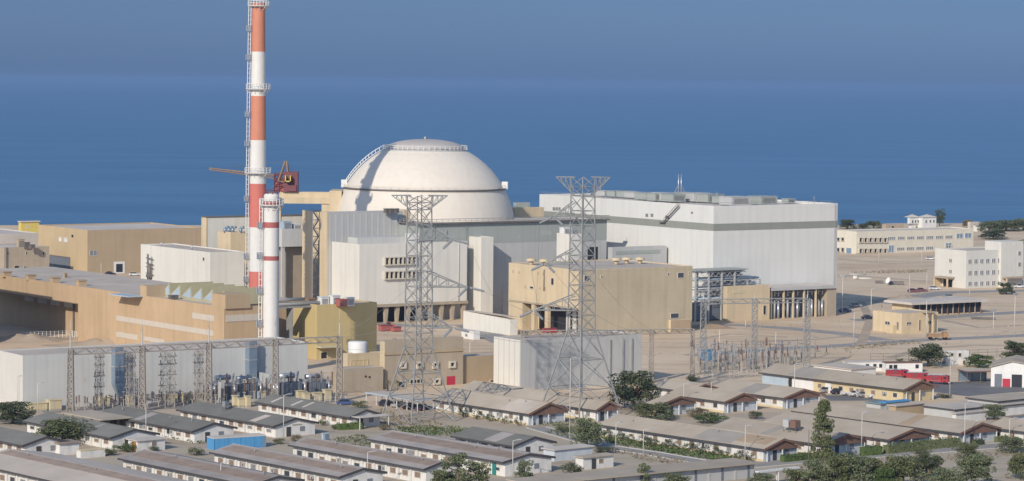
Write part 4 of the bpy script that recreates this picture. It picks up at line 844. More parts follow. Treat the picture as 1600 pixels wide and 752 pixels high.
for y in (-.9, .9):
    b.bar((j0a.x, y, j0a.z), (j1.x, y * .4, j1.z), .14); b.bar((j0b.x, y, j0b.z), (j1.x, y * .4, j1.z - .5), .14)
    for i in range(n_):
        t0, t1 = i / n_, (i + 1) / n_; L = lambda p, q, t: (p.x + (q.x - p.x) * t, y * (1 - .6 * t), p.z + (q.z - p.z) * t)
        b.bar(L(j0a, j1, t0), L(j0b, j1, t1), .07); b.bar(L(j0b, j1, t0), L(j0a, j1, t0), .07)
b.build('jib', M_RUST, cr)
b = MB(); b.bar((top.x, 0, top.z), (j1.x * .75, 0, j1.z * .9 + 1.2), .05); b.build('stay_cable', M_DSTEEL, cr)

# ------------------------------------------------------------------ lattice pylons
def lattice(b, corners0, corners1, n, rl, rb, ends=True):
    """square lattice between two rings of four corners"""
    for k in range(4): b.bar(corners0[k], corners1[k], rl)
    for i in range(n):
        t0, t1 = i / n, (i + 1) / n
        A_ = [corners0[k].lerp(corners1[k], t0) for k in range(4)]; B_ = [corners0[k].lerp(corners1[k], t1) for k in range(4)]
        for k in range(4):
            j = (k + 1) % 4; b.bar(A_[k], B_[j], rb); b.bar(A_[j], B_[k], rb)
            if i or ends: b.bar(A_[k], A_[j], rb)
def ring(r, z, rot, n=4): return [Vector((r * math.cos(rot + math.pi * 2 * k / n), r * math.sin(rot + math.pi * 2 * k / n), z)) for k in range(n)]
def pylon(label, px, pyb, rbase, rbody, rtop, zfl, zwaist, ztop, rot, arms, armdir, topdir, tw):
    O = G(px, pyb); t = thing('lattice_pylon', label, 'pylon', O, 0, 'big steel pylons in the village')
    c0, c1, c2 = ring(rbase, 0, rot), ring(rbody, zfl, rot), ring(rtop, zwaist, rot)
    b = MB(); 
    lattice(b, c0, c1, 3, .155, .08, False); b.build('splayed_legs', M_STEEL, t)
    b = MB(); lattice(b, c1, c2, 9, .13, .065); b.build('tower_body', M_STEEL, t)
    d = Vector((math.cos(topdir), math.sin(topdir), 0)); e = Vector((-d.y, d.x, 0))
    b = MB(); c3 = ring(rtop, ztop, rot); lattice(b, c2, c3, 2, .11, .055)
    for s in (-1, 1):
        tip = d * (s * tw) + Vector((0, 0, ztop)); 
        for w in (-1, 1):
            tp = tip + e * (w * .5); r0 = d * (s * rtop * .7) + e * (w * rtop * .7)
            b.bar(r0 + Vector((0, 0, ztop)), tp, .09); b.bar(r0 + Vector((0, 0, zwaist)), tp, .09)
            for q in (.25, .5, .75):
                u = (r0 + Vector((0, 0, ztop))).lerp(tp, q); v = (r0 + Vector((0, 0, zwaist))).lerp(tp, q); b.bar(u, v, .045)
                v2 = (r0 + Vector((0, 0, zwaist))).lerp(tp, q - .25); b.bar(u, v2, .045)
        b.bar(tip - e * .5, tip + e * .5, .1)
    b.build('top_crossarm', M_STEEL, t)
    tips = []
    for z, L in arms:
        for sgn in (1, -1):
            a = Vector((math.cos(armdir), math.sin(armdir), 0)) * sgn; n_ = Vector((-a.y, a.x, 0)); b = MB(); LL = L if sgn == 1 else L * .55
            tip = a * (rbody * .5 + LL) + Vector((0, 0, z)); 
            if sgn == -1: continue
            for w in (-1, 1):
                r0 = a * (rbody * .6) + n_ * (w * rbody * .7); lo = r0 + Vector((0, 0, z)); up = r0 + Vector((0, 0, z + 3.4)); tp = tip + n_ * (w * .25)
                b.bar(lo, tp, .11); b.bar(up, tp, .11)
                for q in (.25, .5, .75): b.bar(lo.lerp(tp, q), up.lerp(tp, q), .06); b.bar(lo.lerp(tp, q - .25), up.lerp(tp, q), .06)
            for q in (.2, .4, .6, .8): b.bar((a * (rbody * .6) + n_ * (rbody * .7) + Vector((0, 0, z))).lerp(tip, q), (a * (rbody * .6) - n_ * (rbody * .7) + Vector((0, 0, z))).lerp(tip, min(1, q + .15)), .05)
            b.build('crossarm', M_STEEL, t)
            if sgn == -1: continue
            for dv in ((a * .72 + Vector((.25, .3, -.25))), (Vector((-.55 * a.x, -.7, -.5)))):
                p = tip + dv.normalized() * .5; q = tip + dv.normalized() * 3.9
                b = MB(); b.tube(p, q, .17, None, 6)
                for i in range(9): b.tube(p.lerp(q, i / 9), p.lerp(q, (i + .45) / 9), .32, None, 6)
                b.build('insulator_string', M_PORCG, t)
                tips.append(O + q)
    return O, tips
p1, tips1 = pylon('big lattice pylon with crossarms pointing right, in front of the dome', 653, 657, 8.6, 3.25, 2.8, 16.5, 48.0, 51.2, R_(-98), [(41.3, 6.0), (30.6, 9.6), (21.3, 6.2)], R_(-8), R_(5), 6.3)
p2, tips2 = pylon('big lattice pylon with crossarms pointing left, in front of the white hall', 907, 650, 9.7, 3.15, 2.75, 20.0, 51.0, 55.3, R_(-93), [(46.3, 5.2), (35.4, 7.0), (24.6, 9.6)], R_(188), R_(2), 6.2)

# ------------------------------------------------------------------ substation portal gantries
def truss(b, p, q, w, h, n, r=.07):
    p, q = Vector(p), Vector(q); d = (q - p).normalized(); e = Vector((-d.y, d.x, 0)) * (w / 2); u = Vector((0, 0, h))
    for s in (-1, 1):
        b.bar(p + e * s, q + e * s, r * 1.3); b.bar(p + e * s + u, q + e * s + u, r * 1.3)
    for i in range(n):
        a, c = p.lerp(q, i / n), p.lerp(q, (i + 1) / n)
        for s in (-1, 1): b.bar(a + e * s, c + e * s + u, r) if i % 2 else b.bar(a + e * s + u, c + e * s, r)
        b.bar(a - e + u, c + e + u, r) if i % 2 else b.bar(a + e + u, c - e + u, r)
def portal(label, cols, ytops, ybs, wid, beamh, spire, m, name='portal_gantry', solid=True, colw=.55):
    P = [G(x, y) for x, y in zip(cols, ybs)]
    t = thing(name, label, 'gantry', P[0])
    hs = [zat(p.x, p.y, yt) for p, yt in zip(P, ytops)]
    for p, h in zip(P, hs):
        o = p - P[0]; b = MB()
        c0 = [o + Vector((sx * wid, sy * wid, 0)) for sx, sy in ((-1, -1), (1, -1), (1, 1), (-1, 1))]; c1 = [Vector((o.x + (c.x - o.x) * .7, o.y + (c.y - o.y) * .7, h)) for c in c0]
        lattice(b, c0, c1, max(4, int(h / 1.6)), .12 if solid else .085, .07 if solid else .05)
        b.build('post', m, t)
        if spire: 
            b = MB(); b.bar((o.x, o.y, h), (o.x, o.y, h + spire * .5), .13); b.tube((o.x, o.y, h + spire * .5), (o.x, o.y, h + spire), .09, .05, 5); b.build('lightning_rod', M_POLE, t)
    for i in range(len(P) - 1):
        b = MB(); a = P[i] - P[0]; c = P[i + 1] - P[0]; truss(b, (a.x, a.y, hs[i] - beamh), (c.x, c.y, hs[i + 1] - beamh), wid * 1.5, beamh, max(6, int((c - a).length / 1.6)), .065 if solid else .05); b.build('beam', m, t)
    return t, P, hs
gL, gLP, gLh = portal('long brown steel gantry crossing in front of the grey warehouse', [110, 222, 326, 430, 530], [545, 540.5, 535.5, 530.5, 525.5], [648, 643, 638, 633, 627], .75, 1.35, 6.5, M_GANTRY)
gM, gMP, gMh = portal('thin brown gantry in front of the ribbed warehouse', [816, 950, 1017, 1081], [517, 516, 515, 514], [604, 600, 598, 596], .6, 1.1, 0, M_GANTRY)
gR, gRP, gRh = portal('slender grey lattice gantry before the pillared station', [1098, 1178, 1260], [468, 467, 466], [578, 577, 576], .9, 1.2, 2.0, M_STEEL, solid=False)
for i, (x, yb, yt, lab) in enumerate(((155, 640, 548, 'scaffold mast between the warehouse corner and the first air duct'), (204, 640, 550, 'scaffold mast just right of the first air duct'), (262, 637, 547, 'widest scaffold mast with cross bars on the grey warehouse'), (310, 634, 545, 'scaffold mast left of the transformers'))):
    O = G(x, yb); t = thing('busbar_mast', lab, 'mast', O, R_(34)); h = zat(O.x, O.y, yt); w = .75 if i != 2 else 1.25
    b = MB(); lattice(b, ring(w * 1.4, 0, .785), ring(w * 1.3, h, .785), 8, .065, .035); b.build('lattice_frame', M_MAST, t)
    for k, q in enumerate((.38, .56, .75, .88)): b = MB(); b.box(-w * 1.9, w * 1.9, -.18, .18, h * q, h * q + .22); [b.tube((s * w * 1.5, 0, h * q + .22), (s * w * 1.5, 0, h * q + 1.1), .13, None, 6) for s in (-1, 0, 1)]; b.build('cross_bar', M_MAST, t)

# power lines: sagging wires between real fixing points
def wire(p, q, sag, label, r=.028):
    p, q = Vector(p), Vector(q); b = MB(); n_ = 14; pts = [p.lerp(q, i / n_) - Vector((0, 0, sag * 4 * (i / n_) * (1 - i / n_))) - p for i in range(n_ + 1)]
    for a, c in zip(pts, pts[1:]): b.tube(a, c, r, None, 4, False, False)
    tag(b.build('power_line', M_STEEL, None, p), label, 'wire', 'sagging power lines')
for i, tp in enumerate(tips1):
    g = gMP[min(i // 2, 1)]; e = Vector((g.x + (i % 3) * 4, g.y, gMh[0] - .3)) if i % 2 == 0 else Vector((gLP[4].x - 2 - (i // 2) * 5, gLP[4].y, gLh[4] - .3))
    wire(tp, e, 3.0, 'thin sagging wire from the left pylon to a gantry')
for i, tp in enumerate(tips2):
    e = Vector((gMP[2].x - (i // 2) * 4, gMP[2].y, gMh[2] - .3)) if i % 2 else Vector((gMP[0].x + 3 + (i // 2) * 4, gMP[0].y, gMh[0] - .3))
    wire(tp, e, 3.0, 'thin sagging wire from the right pylon to a gantry')

# ------------------------------------------------------------------ transformers and switchgear
def transformer(label, px, pyb, sc=1.0):
    O = G(px, pyb); t = thing('power_transformer', label, 'transformer', O, R_(34), 'transformers behind the gantry'); t.scale = (sc, sc, sc)
    b = MB(); b.box(-2.4, 2.4, -1.3, 1.3, .6, 4.2); [b.box(x - .1, x + .1, -1.42, 1.42, .7, 4.1) for x in (-1.8, -.6, .6, 1.8)]; b.build('tank', M_TRANS, t)
    MB().box(-2.8, 2.8, -1.7, 1.7, 0, .6).build('base', M_PGREY, t)
    for s in (-1, 1):
        b = MB(); [b.tube((s * 3.3, -1.1 + i * .55, .9), (s * 3.3, -1.1 + i * .55, 4.4), .22, None, 6) for i in range(5)]; b.box(s * 3.3 - .25, s * 3.3 + .25, -1.3, 1.3, 4.4, 4.7); b.build('radiator', M_SILVER, t)
    b = MB(); b.tube((-2.2, .8, 5.5), (1.6, .8, 5.5), .6, None, 10); b.box(-1.9, -1.6, .5, 1.1, 4.2, 5); b.box(1, 1.3, .5, 1.1, 4.2, 5); b.build('conservator', M_SILVER, t)
    for i in range(3):
        x = -1.5 + i * 1.5; b = MB(); b.tube((x, -.5, 4.2), (x + (i - 1) * .3, -.7, 6.6), .16, .12, 7); [b.tube((x + (i - 1) * .3 * k / 6, -.5 - .2 * k / 6, 4.3 + k * .38), (x + (i - 1) * .3 * k / 6, -.5 - .2 * k / 6, 4.45 + k * .38), .3, None, 7) for k in range(6)]; b.build('bushing', M_PORC if i % 2 else M_PORCG, t)
    MB().box(2.0, 2.9, -2.2, -1.75, .8, 2.4).build('control_cabinet', M_LBLUE, t)
for a in (('transformer right of the third gantry post, below the duct', 352, 628, 1.05), ('transformer between two gantry posts, below the duct', 385, 627, 1.0), ('transformer just right of the fourth gantry post', 452, 627, 1.1), ('transformer left of the last gantry post', 492, 624, 1.0)): transformer(*a)
def blastwall(px, pyb, w, h, lab):
    O = G(px, pyb); t = MB().box(-w / 2, w / 2, -.3, .3, 0, h).box(-w / 2 - .25, -w / 2, -.45, .45, 0, h + .3).box(w / 2, w / 2 + .25, -.45, .45, 0, h + .3).build('blast_wall', M_PGREY, None, O); t.rotation_euler = (0, 0, R_(124)); tag(t, lab, 'wall')
blastwall(415, 622, 9, 6, 'concrete fire wall between the transformers'); blastwall(335, 628, 8, 5, 'concrete fire wall left of the transformers')
def cabinet(px, pyb, w, d, h, label, m=None):
    O = G(px, pyb); t = thing('switch_cabinet', label, 'cabinet', O, R_(34), 'yellow switch cabinets along the warehouse'); m = m or M_PYEL
    MB().box(-w / 2, w / 2, -d / 2, d / 2, .25, h).build('housing', m, t); MB().box(-w / 2 + .1, w / 2 - .1, -d / 2 + .1, d / 2 - .1, 0, .25).build('plinth', M_PGREY, t)
    MB().box(-w / 2 - .15, w / 2 + .15, -d / 2 - .15, d / 2 + .15, h, h + .15).build('lid', m, t)
    n_ = max(1, int(w / 1.3))
    for i in range(n_): x0 = -w / 2 + w * i / n_; MB().box(x0 + .1, x0 + w / n_ - .1, -d / 2 - .05, -d / 2 + .02, .45, h - .2).build('door', M_HYEL if i % 2 else M_PYEL, t)
for px, pyb, w, d, h, lab in ((58, 642, 4.2, 2.4, 1.8, 'leftmost long yellow cabinet below the warehouse corner'), (84, 641, 3, 2.4, 2.4, 'yellow cabinet just left of the first gantry post'), (162, 634, 2.6, 1.6, 2.0, 'yellow cabinet left of the first air duct'), (204, 634, 2.0, 1.6, 2.4, 'yellow cabinet right of the first air duct'),
        (266, 630, 3.2, 1.6, 2.0, 'wide yellow cabinet below the widest scaffold mast'), (293, 629, 2.2, 1.6, 2.2, 'yellow cabinet right of the widest scaffold mast'), (312, 628, 2.0, 1.4, 2.0, 'yellow cabinet left of the third gantry post'),
        (367, 636, 1.0, 1.2, 2.6, 'tall narrow yellow cabinet in front of the transformers'), (376, 636, 1.6, 1.2, 2.0, 'yellow cabinet in front of the transformers'), (387, 636, 1.2, 1.2, 2.5, 'tall grey yellow cabinet in front of the transformers'), (412, 627, 1.9, 1.4, 2.3, 'pale cabinet left of the fourth gantry post'),
        (468, 628, 1.8, 1.4, 2.6, 'first of four cabinets left of the last gantry post'), (478, 629, 1.6, 1.4, 2.2, 'second of four cabinets left of the last gantry post'), (495, 627, 2.2, 1.4, 2.0, 'third of four cabinets left of the last gantry post'), (511, 626, 1.8, 1.4, 2.6, 'fourth cabinet, right against the last gantry post')): cabinet(px, pyb, w, d, h, lab)
# post insulators of the switchyards
pi = thing('post_insulator', 'brown post insulator on a steel stand in the left switchyard', 'insulator', G(130, 640), 0, 'post insulators of the left switchyard')
b = MB(); b.box(-.12, .12, -.12, .12, 0, 1.6); b.box(-.3, .3, -.3, .3, 1.6, 1.7); b.build('stand', M_MAST, pi)
b = MB(); b.tube((0, 0, 1.7), (0, 0, 3.3), .1, None, 6); [b.tube((0, 0, 1.75 + k * .22), (0, 0, 1.85 + k * .22), .2, None, 6) for k in range(7)]; b.build('porcelain', M_PORC, pi)
b = MB(); b.box(-.35, .35, -.06, .06, 3.3, 3.42); b.build('clamp', M_SILVER, pi)
k = 0
for r_ in range(3):
    for i in range(16):
        px = 120 + i * 14 + r_ * 4 + rnd.uniform(-2, 2)
        if px > 335: continue
        g = G(px, 641 - i * .55 - r_ * 3)
        if k == 0: pi.location = g
        else: dup(pi, g, scale=(1, 1, rnd.uniform(.75, 1.1)))
        k += 1
for i in range(22):
    g = G(338 + i * 8.7 + rnd.uniform(-2, 2), 634 - i * .42 + rnd.uniform(-3, 1)); dup(pi, g, 0, 'tall post insulator on a steel stand among the transformers', 'post insulators among the transformers', (1.2, 1.2, rnd.uniform(1.1, 2.1)))
pg = thing('post_insulator', 'post insulator in the crowded right switchyard', 'insulator', G(1100, 585), 0, 'post insulators of the right switchyard')
b = MB(); b.box(-.12, .12, -.12, .12, 0, 1.6); b.box(-.3, .3, -.3, .3, 1.6, 1.7); b.build('stand', M_STEEL, pg)
b = MB(); b.tube((0, 0, 1.7), (0, 0, 3.3), .1, None, 6); [b.tube((0, 0, 1.75 + k * .22), (0, 0, 1.85 + k * .22), .2, None, 6) for k in range(7)]; b.build('porcelain', M_PORCG, pg)
b = MB(); b.box(-.8, .8, -.06, .06, 3.3, 3.42); b.build('clamp', M_SILVER, pg)
for r_ in range(6):
    for i in range(18):
        px = 1092 + i * 10.8 + rnd.uniform(-3, 3); py = 583 - r_ * 4.6 + rnd.uniform(-1, 1)
        if px > 1190 + (r_ + 1) * 14: continue
        dup(pg if (i + r_) % 3 else pi, G(px, py), rnd.uniform(0, 1.5), 'post insulator in the crowded right switchyard', 'post insulators of the right switchyard', (1.1, 1.1, rnd.uniform(.9, 1.9)))
# tall posts of the right switchyard
for px, pyb, pyt, w in ((1081, 588, 524, .5), (1122, 582, 534, .35), (1158, 580, 544, .45), (1197, 575, 527, .45), (1211, 572, 545, .3), (1226, 572, 552, .3), (1231, 571, 552, .3), (1244, 570, 548, .3), (1201, 574, 548, .3), (1133, 582, 552, .3)):
    O = G(px, pyb); h = zat(O.x, O.y, pyt); t = thing('switchyard_post', 'brown steel post with a porcelain head in the right switchyard', 'post', O, 0, 'posts of the right switchyard')
    MB().box(-w / 2, w / 2, -w / 2, w / 2, 0, h * .72).build('pole', M_MAST, t); b = MB(); b.tube((0, 0, h * .72), (0, 0, h), w * .5, None, 6); [b.tube((0, 0, h * (.74 + .06 * i)), (0, 0, h * (.765 + .06 * i)), w * .8, None, 6) for i in range(4)]; b.build('porcelain', M_PORC, t)
b = MB(); O = G(1108, 566); b.box(-1.6, 1.6, -1, 1, 0.5, 3.4); t = thing('blue_cabinet', 'blue cabinet standing in the right switchyard', 'cabinet', O, R_(34)); b.build('housing', M_BLUE, t); MB().box(-1.4, 1.4, -.8, .8, 0, .5).build('plinth', M_PGREY, t); MB().box(-1.75, 1.75, -1.15, 1.15, 3.4, 3.55).build('lid', M_DUCT, t)
# small transformer hut by the second pylon
for cx, yb, yt, xl, xr, lab in ((965, 596, 572, 955, 978, 'small brick coloured hut right of the second pylon'), (893, 597, 573, 890, 912, 'small tan hut behind the second pylon legs'),):
    B_ = Bld('switch_hut', lab, 'hut', cx, yb, yt, xl, xr, 34); B_.body(mat('brick_tan', (.52, .36, .23), .85, .1, .6), M_ROOFG, .1); B_.part('sloping_roof', M_DSTEEL, (-.6, B_.Lx + .6, -.6, B_.Ly + .4, B_.h + .02, B_.h + .25)); B_.winw('L', .5, 1.7, .1, 2.2, M_FRAME, M_DARK, name='door', fw=.1)

# ------------------------------------------------------------------ people (continuous bodies, a few pixels tall)
def person(label, px, pyb, ht, cshirt, rot=0, stride=.18):
    O = G(px, pyb); t = thing('person', label, 'person', O, rot); s = ht / 1.75
    me = bpy.data.meshes.new('body'); v = [(0, 0, .95), (0, .02, 1.2), (0, 0, 1.42), (0, -.01, 1.52), (0, -.04, 1.65), (-.2, 0, 1.4), (-.27, .03, 1.12), (-.26, -.08, .88), (.2, 0, 1.4), (.27, -.03, 1.12), (.26, -.15, .9), (-.1, 0, .88), (-.11, -stride, .48), (-.11, -stride * .9, .06), (-.11, -stride * .9 - .16, .03), (.1, 0, .88), (.11, stride * .4, .48), (.11, stride, .07), (.11, stride - .16, .03)]
    e = [(0, 1), (1, 2), (2, 3), (3, 4), (2, 5), (5, 6), (6, 7), (2, 8), (8, 9), (9, 10), (0, 11), (11, 12), (12, 13), (13, 14), (0, 15), (15, 16), (16, 17), (17, 18)]
    rr_ = [.16, .15, .16, .06, .11, .075, .05, .04, .075, .05, .04, .1, .07, .05, .045, .1, .07, .05, .045]
    me.from_pydata([tuple(c * s for c in q) for q in v], e, []); me.update(); o = bpy.data.objects.new('body', me); COL.objects.link(o); o.parent = t
    md = o.modifiers.new('skin', 'SKIN'); o.modifiers.new('sub', 'SUBSURF').levels = 1
    for i, r in enumerate(rr_): o.data.skin_vertices[0].data[i].radius = (r * s, r * s)
    o.data.skin_vertices[0].data[0].use_root = True
    mm = bpy.data.materials.new('clothes_and_skin'); mm.use_nodes = True; n, l = mm.node_tree.nodes, mm.node_tree.links; tcx = n.new('ShaderNodeTexCoord'); sp = n.new('ShaderNodeSeparateXYZ'); l.new(tcx.outputs['Object'], sp.inputs[0]); dv = n.new('ShaderNodeMath'); dv.operation = 'DIVIDE'; dv.inputs[1].default_value = 1.8 * s; l.new(sp.outputs['Z'], dv.inputs[0]); rp = n.new('ShaderNodeValToRGB'); rp.color_ramp.interpolation = 'CONSTANT'; rp.color_ramp.elements[0].color = (.05, .05, .07, 1); rp.color_ramp.elements[1].position = .52; rp.color_ramp.elements[1].color = (*cshirt, 1); k = rp.color_ramp.elements.new(.84); k.color = (.33, .19, .12, 1); l.new(dv.outputs[0], rp.inputs[0]); l.new(rp.outputs[0], n['Principled BSDF'].inputs['Base Color']); me.materials.append(mm)
    MB().lathe([(.0, 1.80 * s), (.09 * s, 1.77 * s), (.115 * s, 1.70 * s), (.11 * s, 1.66 * s)], 10, (0, -.03 * s)).build('hair', M_TYRE, t)
person('person in a dark red jacket standing by the tan hall', 200, 531, 2.0, (.25, .06, .05), .6)
person('person in a red shirt standing on the bare ground', 1277, 550, 1.9, (.45, .05, .05), 2.2)
person('person in dark clothes walking on the bare ground', 1291, 553, 1.9, (.06, .05, .05), 1.4, .3)
# ------------------------------------------------------------------ village houses
def house(label, cx, cy, xl, xr, style, eh=3.0, rise=1.6, ov=.8, ang=40.0, win=3.6, skipw=0, doors=(.35,), group=None, wallmat=None, rotgable=True, L=None, felt=(.36, .86), roofmat=None):
    O = G(cx, cy, eh); O.z = 0; a = R_(ang); dx = Vector((math.cos(a), math.sin(a), 0)); dy = Vector((-math.sin(a), math.cos(a), 0)); top = O + Vector((0, 0, eh))
    W = len_to(top, dx, xr); L = L or len_to(top, dy, xl)
    roofm = {'tan': M_RTAN, 'green': M_RGREEN, 'brown': M_RBRN}[style] if roofmat is None else roofmat; wm = wallmat or (M_HWALL)
    t = thing({'tan': 'tan_roofed_barrack', 'green': 'grey_roofed_barrack', 'brown': 'brown_roofed_barrack'}[style], label, 'house', O, a, group)
    x0, x1, y0, y1 = ov, W - ov, (ov * 1.3 if style == 'tan' else .3), L - ov * .8; sl = rise / (W / 2); wt = eh - .28 + sl * ov
    # walls: a gabled prism along the ridge, its top just under the roof slabs
    b = MB(); b.prism([(x0, 0), (x1, 0), (x1, wt - .06), (W / 2, eh - .3 + rise - .06), (x0, wt - .06)], 'y', y0, y1); b.build('wall', wm, t)
    if style == 'tan':
        bb = MB(); bb.box(x0 + .02, x1 - .02, y0 - .05, y0 + .02, 0, eh - .55); bb.build('end_wall', M_HBLUE if wm is M_HWALL else wm, t)
    b = MB()
    b.prism([(0, eh - .12), (W / 2, eh + rise - .12), (W / 2, eh + rise + .03), (0, eh + .03)], 'y', 0, L); b.build('roof_slope', roofm, t)
    b = MB(); b.prism([(W, eh - .12), (W, eh + .03), (W / 2 + .004, eh + rise + .03), (W / 2 + .004, eh + rise - .12)], 'y', 0, L); b.build('roof_slope', roofm, t)
    b = MB(); b.prism([(W / 2 - .25, eh + rise + .0), (W / 2, eh + rise + .12), (W / 2 + .25, eh + rise + .0)], 'y', -.02, L + .02); b.build('ridge_cap', M_RBRN if style == 'brown' else roofm, t)
    b = MB()
    for s in (0, 1):
        xa, xb = (0, W / 2) if s == 0 else (W, W / 2 + .004)
        q = [(xa, eh - .42), (xb, eh + rise - .42), (xb, eh + rise + .05), (xa, eh + .05)]
        if s: q = q[::-1]
        b.prism(q, 'y', -.09, -.003)
    b.build('barge_board', M_FASCIA if style != 'tan' else M_GABLE, t)
    b = MB(); b.box(-.09, -.003, .0, L, eh - .36, eh + .0); b.build('fascia', M_FASCIA, t)
    if style == 'tan':
        b = MB(); gx = W * .06; b.prism([(gx, eh - .5), (W - gx, eh - .5), (W / 2, eh + rise - .5)], 'y', .35, .5); b.build('gable_boards', M_GABLE, t)
        for px_ in (.12, .5, .88): MB().box(W * px_ - .1, W * px_ + .1, .36, .56, 0, eh - .51).build('porch_post', M_WPAINT, t)
    if style == 'brown':
        for s in (0,):
            b = MB(); f0, f1 = felt
            def R(f, d): return (W / 2 * f, eh + rise * f + .03 + d)
            b.prism([R(f0, .003), R(f1, .003), R(f1, .05), R(f0, .05)], 'y', L * .01, L * .97); b.build('roof_felt', M_RPATCH, t)
    # windows along the long sunny wall
    n_ = max(1, int((y1 - y0 - 1) / win))
    for i in range(n_):
        yc = y0 + .6 + (i + .5) * (y1 - y0 - 1) / n_
        if i < skipw: continue
        b = MB(); w = .75 if style == 'tan' else .95; za, zb = .9, 2.1; fw = .1; X = x0
        b.box(X - .1, X + .05, yc - w, yc - w + fw, za, zb); b.box(X - .1, X + .05, yc + w - fw, yc + w, za, zb); b.box(X - .1, X + .05, yc - w + fw, yc + w - fw, za, za + fw); b.box(X - .1, X + .05, yc - w + fw, yc + w - fw, zb - fw, zb)
        o = b.build('window', M_FRAME, t); b = MB(); mm = M_SHUT if rnd.random() < .6 else (M_GLASS if rnd.random() < .6 else M_GREYGL); b.box(X - .03, X + .05, yc - w + fw, yc + w - fw, za + fw, zb - fw if rnd.random() < .8 else zb - .5)
        b.build('shutter' if mm is M_SHUT else 'pane', mm, o)
        if style != 'tan' and i: b = MB(); yp = y0 + .6 + i * (y1 - y0 - 1) / n_; b.box(X - .3, X + .02, yp - .22, yp + .22, 0, wt - .3); b.build('pilaster', wm, t)
    if style == 'tan':
        b = MB(); b.box(x0 - .06, x0 + .03, y0, y1, 0, .45); b.build('wall_base', M_HYEL, t)
    for k in doors:
        xc = W * k; b = MB(); b.box(xc - .55, xc + .55, y0 - .12, y0 + .02, 0, 2.1); b.build('door', M_DOORD, t)
        b = MB(); xc2 = W * (k + .3); b.box(xc2 - .6, xc2 + .6, y0 - .11, y0 + .02, 1.0, 2.0); b.build('window', M_GREYGL, t)
    return dict(O=O, a=a, dx=dx, dy=dy, W=W, L=L, root=t, eh=eh, rise=rise)
TG = 'tan roofed barracks of the village'; GG = 'grey roofed white barracks'; BG = 'brown roofed barracks in the front'
H = {}
H[1] = house('longest tan roofed barrack with white wall and clipped bushes along it', 1194, 702, 933, 1256, 'tan', 2.75, 1.75, group=TG)
H[2] = house('tan roofed barrack directly right of the longest one with bushes', 1286, 695, 1105, 1363, 'tan', 2.75, 1.7, group=TG)
H[3] = house('tan roofed barrack behind the conifer, with hedge before its gable', 1388, 687, 1190, 1465, 'tan', 2.75, 1.7, group=TG)
H[4] = house('tan roofed barrack with brown gable at the bend of the road', 1500, 677, 1236, 1568, 'tan', 2.75, 1.8, group=TG)
H[5] = house('tan roofed barrack cut off by the right picture edge', 1665, 683, 1540, 1720, 'tan', 2.75, 1.6, group=TG)
H[6] = house('tan roofed barrack with brown gable and blue end wall, behind the shrubs', 1132, 628, 1040, 1192, 'tan', 2.75, 1.7, group=TG)
H[7] = house('tan roofed barrack with red brown gable left of the parked cars', 1224, 622, 1105, 1290, 'tan', 2.75, 1.7, group=TG)
H[8] = house('low tan roofed barrack between dark tree and the blue ended one', 1030, 633, 1008, 1096, 'tan', 2.75, 1.6, group=TG)
H[9] = house('tan roofed pale yellow barrack near the fire engines', 1412, 609, 1185, 1467, 'tan', 3.2, 1.9, group=TG, wallmat=M_HYEL)
H[10] = house('wide tan roofed barrack between the two pylons', 826, 647, 674, 892, 'tan', 2.75, 2.2, group=TG)
H[25] = house('large tan roofed barrack behind the wide one between the pylons', 856, 631, 712, 912, 'tan', 2.75, 2.0, group=TG)
H[11] = house('tan roofed barrack under the second pylon', 931, 641, 835, 972, 'tan', 2.75, 1.8, group=TG)
H[24] = house('far tan roofed barrack left of the right switchyard', 1075, 612, 1012, 1128, 'tan', 2.75, 1.5, group=TG)
H[12] = house('grey roofed white barrack left of the blue container', 300, 674, 150, 371, 'green', 2.6, 1.45, group=GG)
H[13] = house('grey roofed white barrack behind the wide acacia', 172, 684, 35, 250, 'green', 2.6, 1.4, group=GG)
H[14] = house('grey roofed white barrack at the left picture edge', 35, 696, -70, 110, 'green', 2.6, 1.4, group=GG)
H[15] = house('grey roofed white barrack with brown door behind the blue container', 427, 666, 275, 498, 'green', 2.6, 1.4, group=GG)
H[16] = house('grey roofed white barrack with porch roof left of the first pylon', 546, 652, 397, 600, 'green', 2.6, 1.4, group=GG)
H[17] = house('short grey roofed white barrack in the middle of the front row', 802, 697, 704, 870, 'green', 2.6, 1.5, group=GG)
H[18] = house('brown roofed barrack at the lower left corner with pale front slope', 178, 773, -60, 326, 'brown', 3.2, 1.5, group=BG, felt=(.70, .97), roofmat=M_ROOFG)
H[19] = house('second brown roofed barrack from the left in the front row', 392, 758, 184, 476, 'brown', 3.0, 1.15, group=BG)
H[20] = house('brown roofed barrack right in front of the blue container', 530, 745, 327, 605, 'brown', 3.0, 1.15, group=BG)
H[21] = house('brown roofed barrack in the middle of the front row', 662, 733, 450, 722, 'brown', 3.0, 1.15, group=BG)
H[22] = house('brown roofed barrack with a green door above the front trees', 786, 722, 572, 868, 'brown', 3.0, 1.15, group=BG)
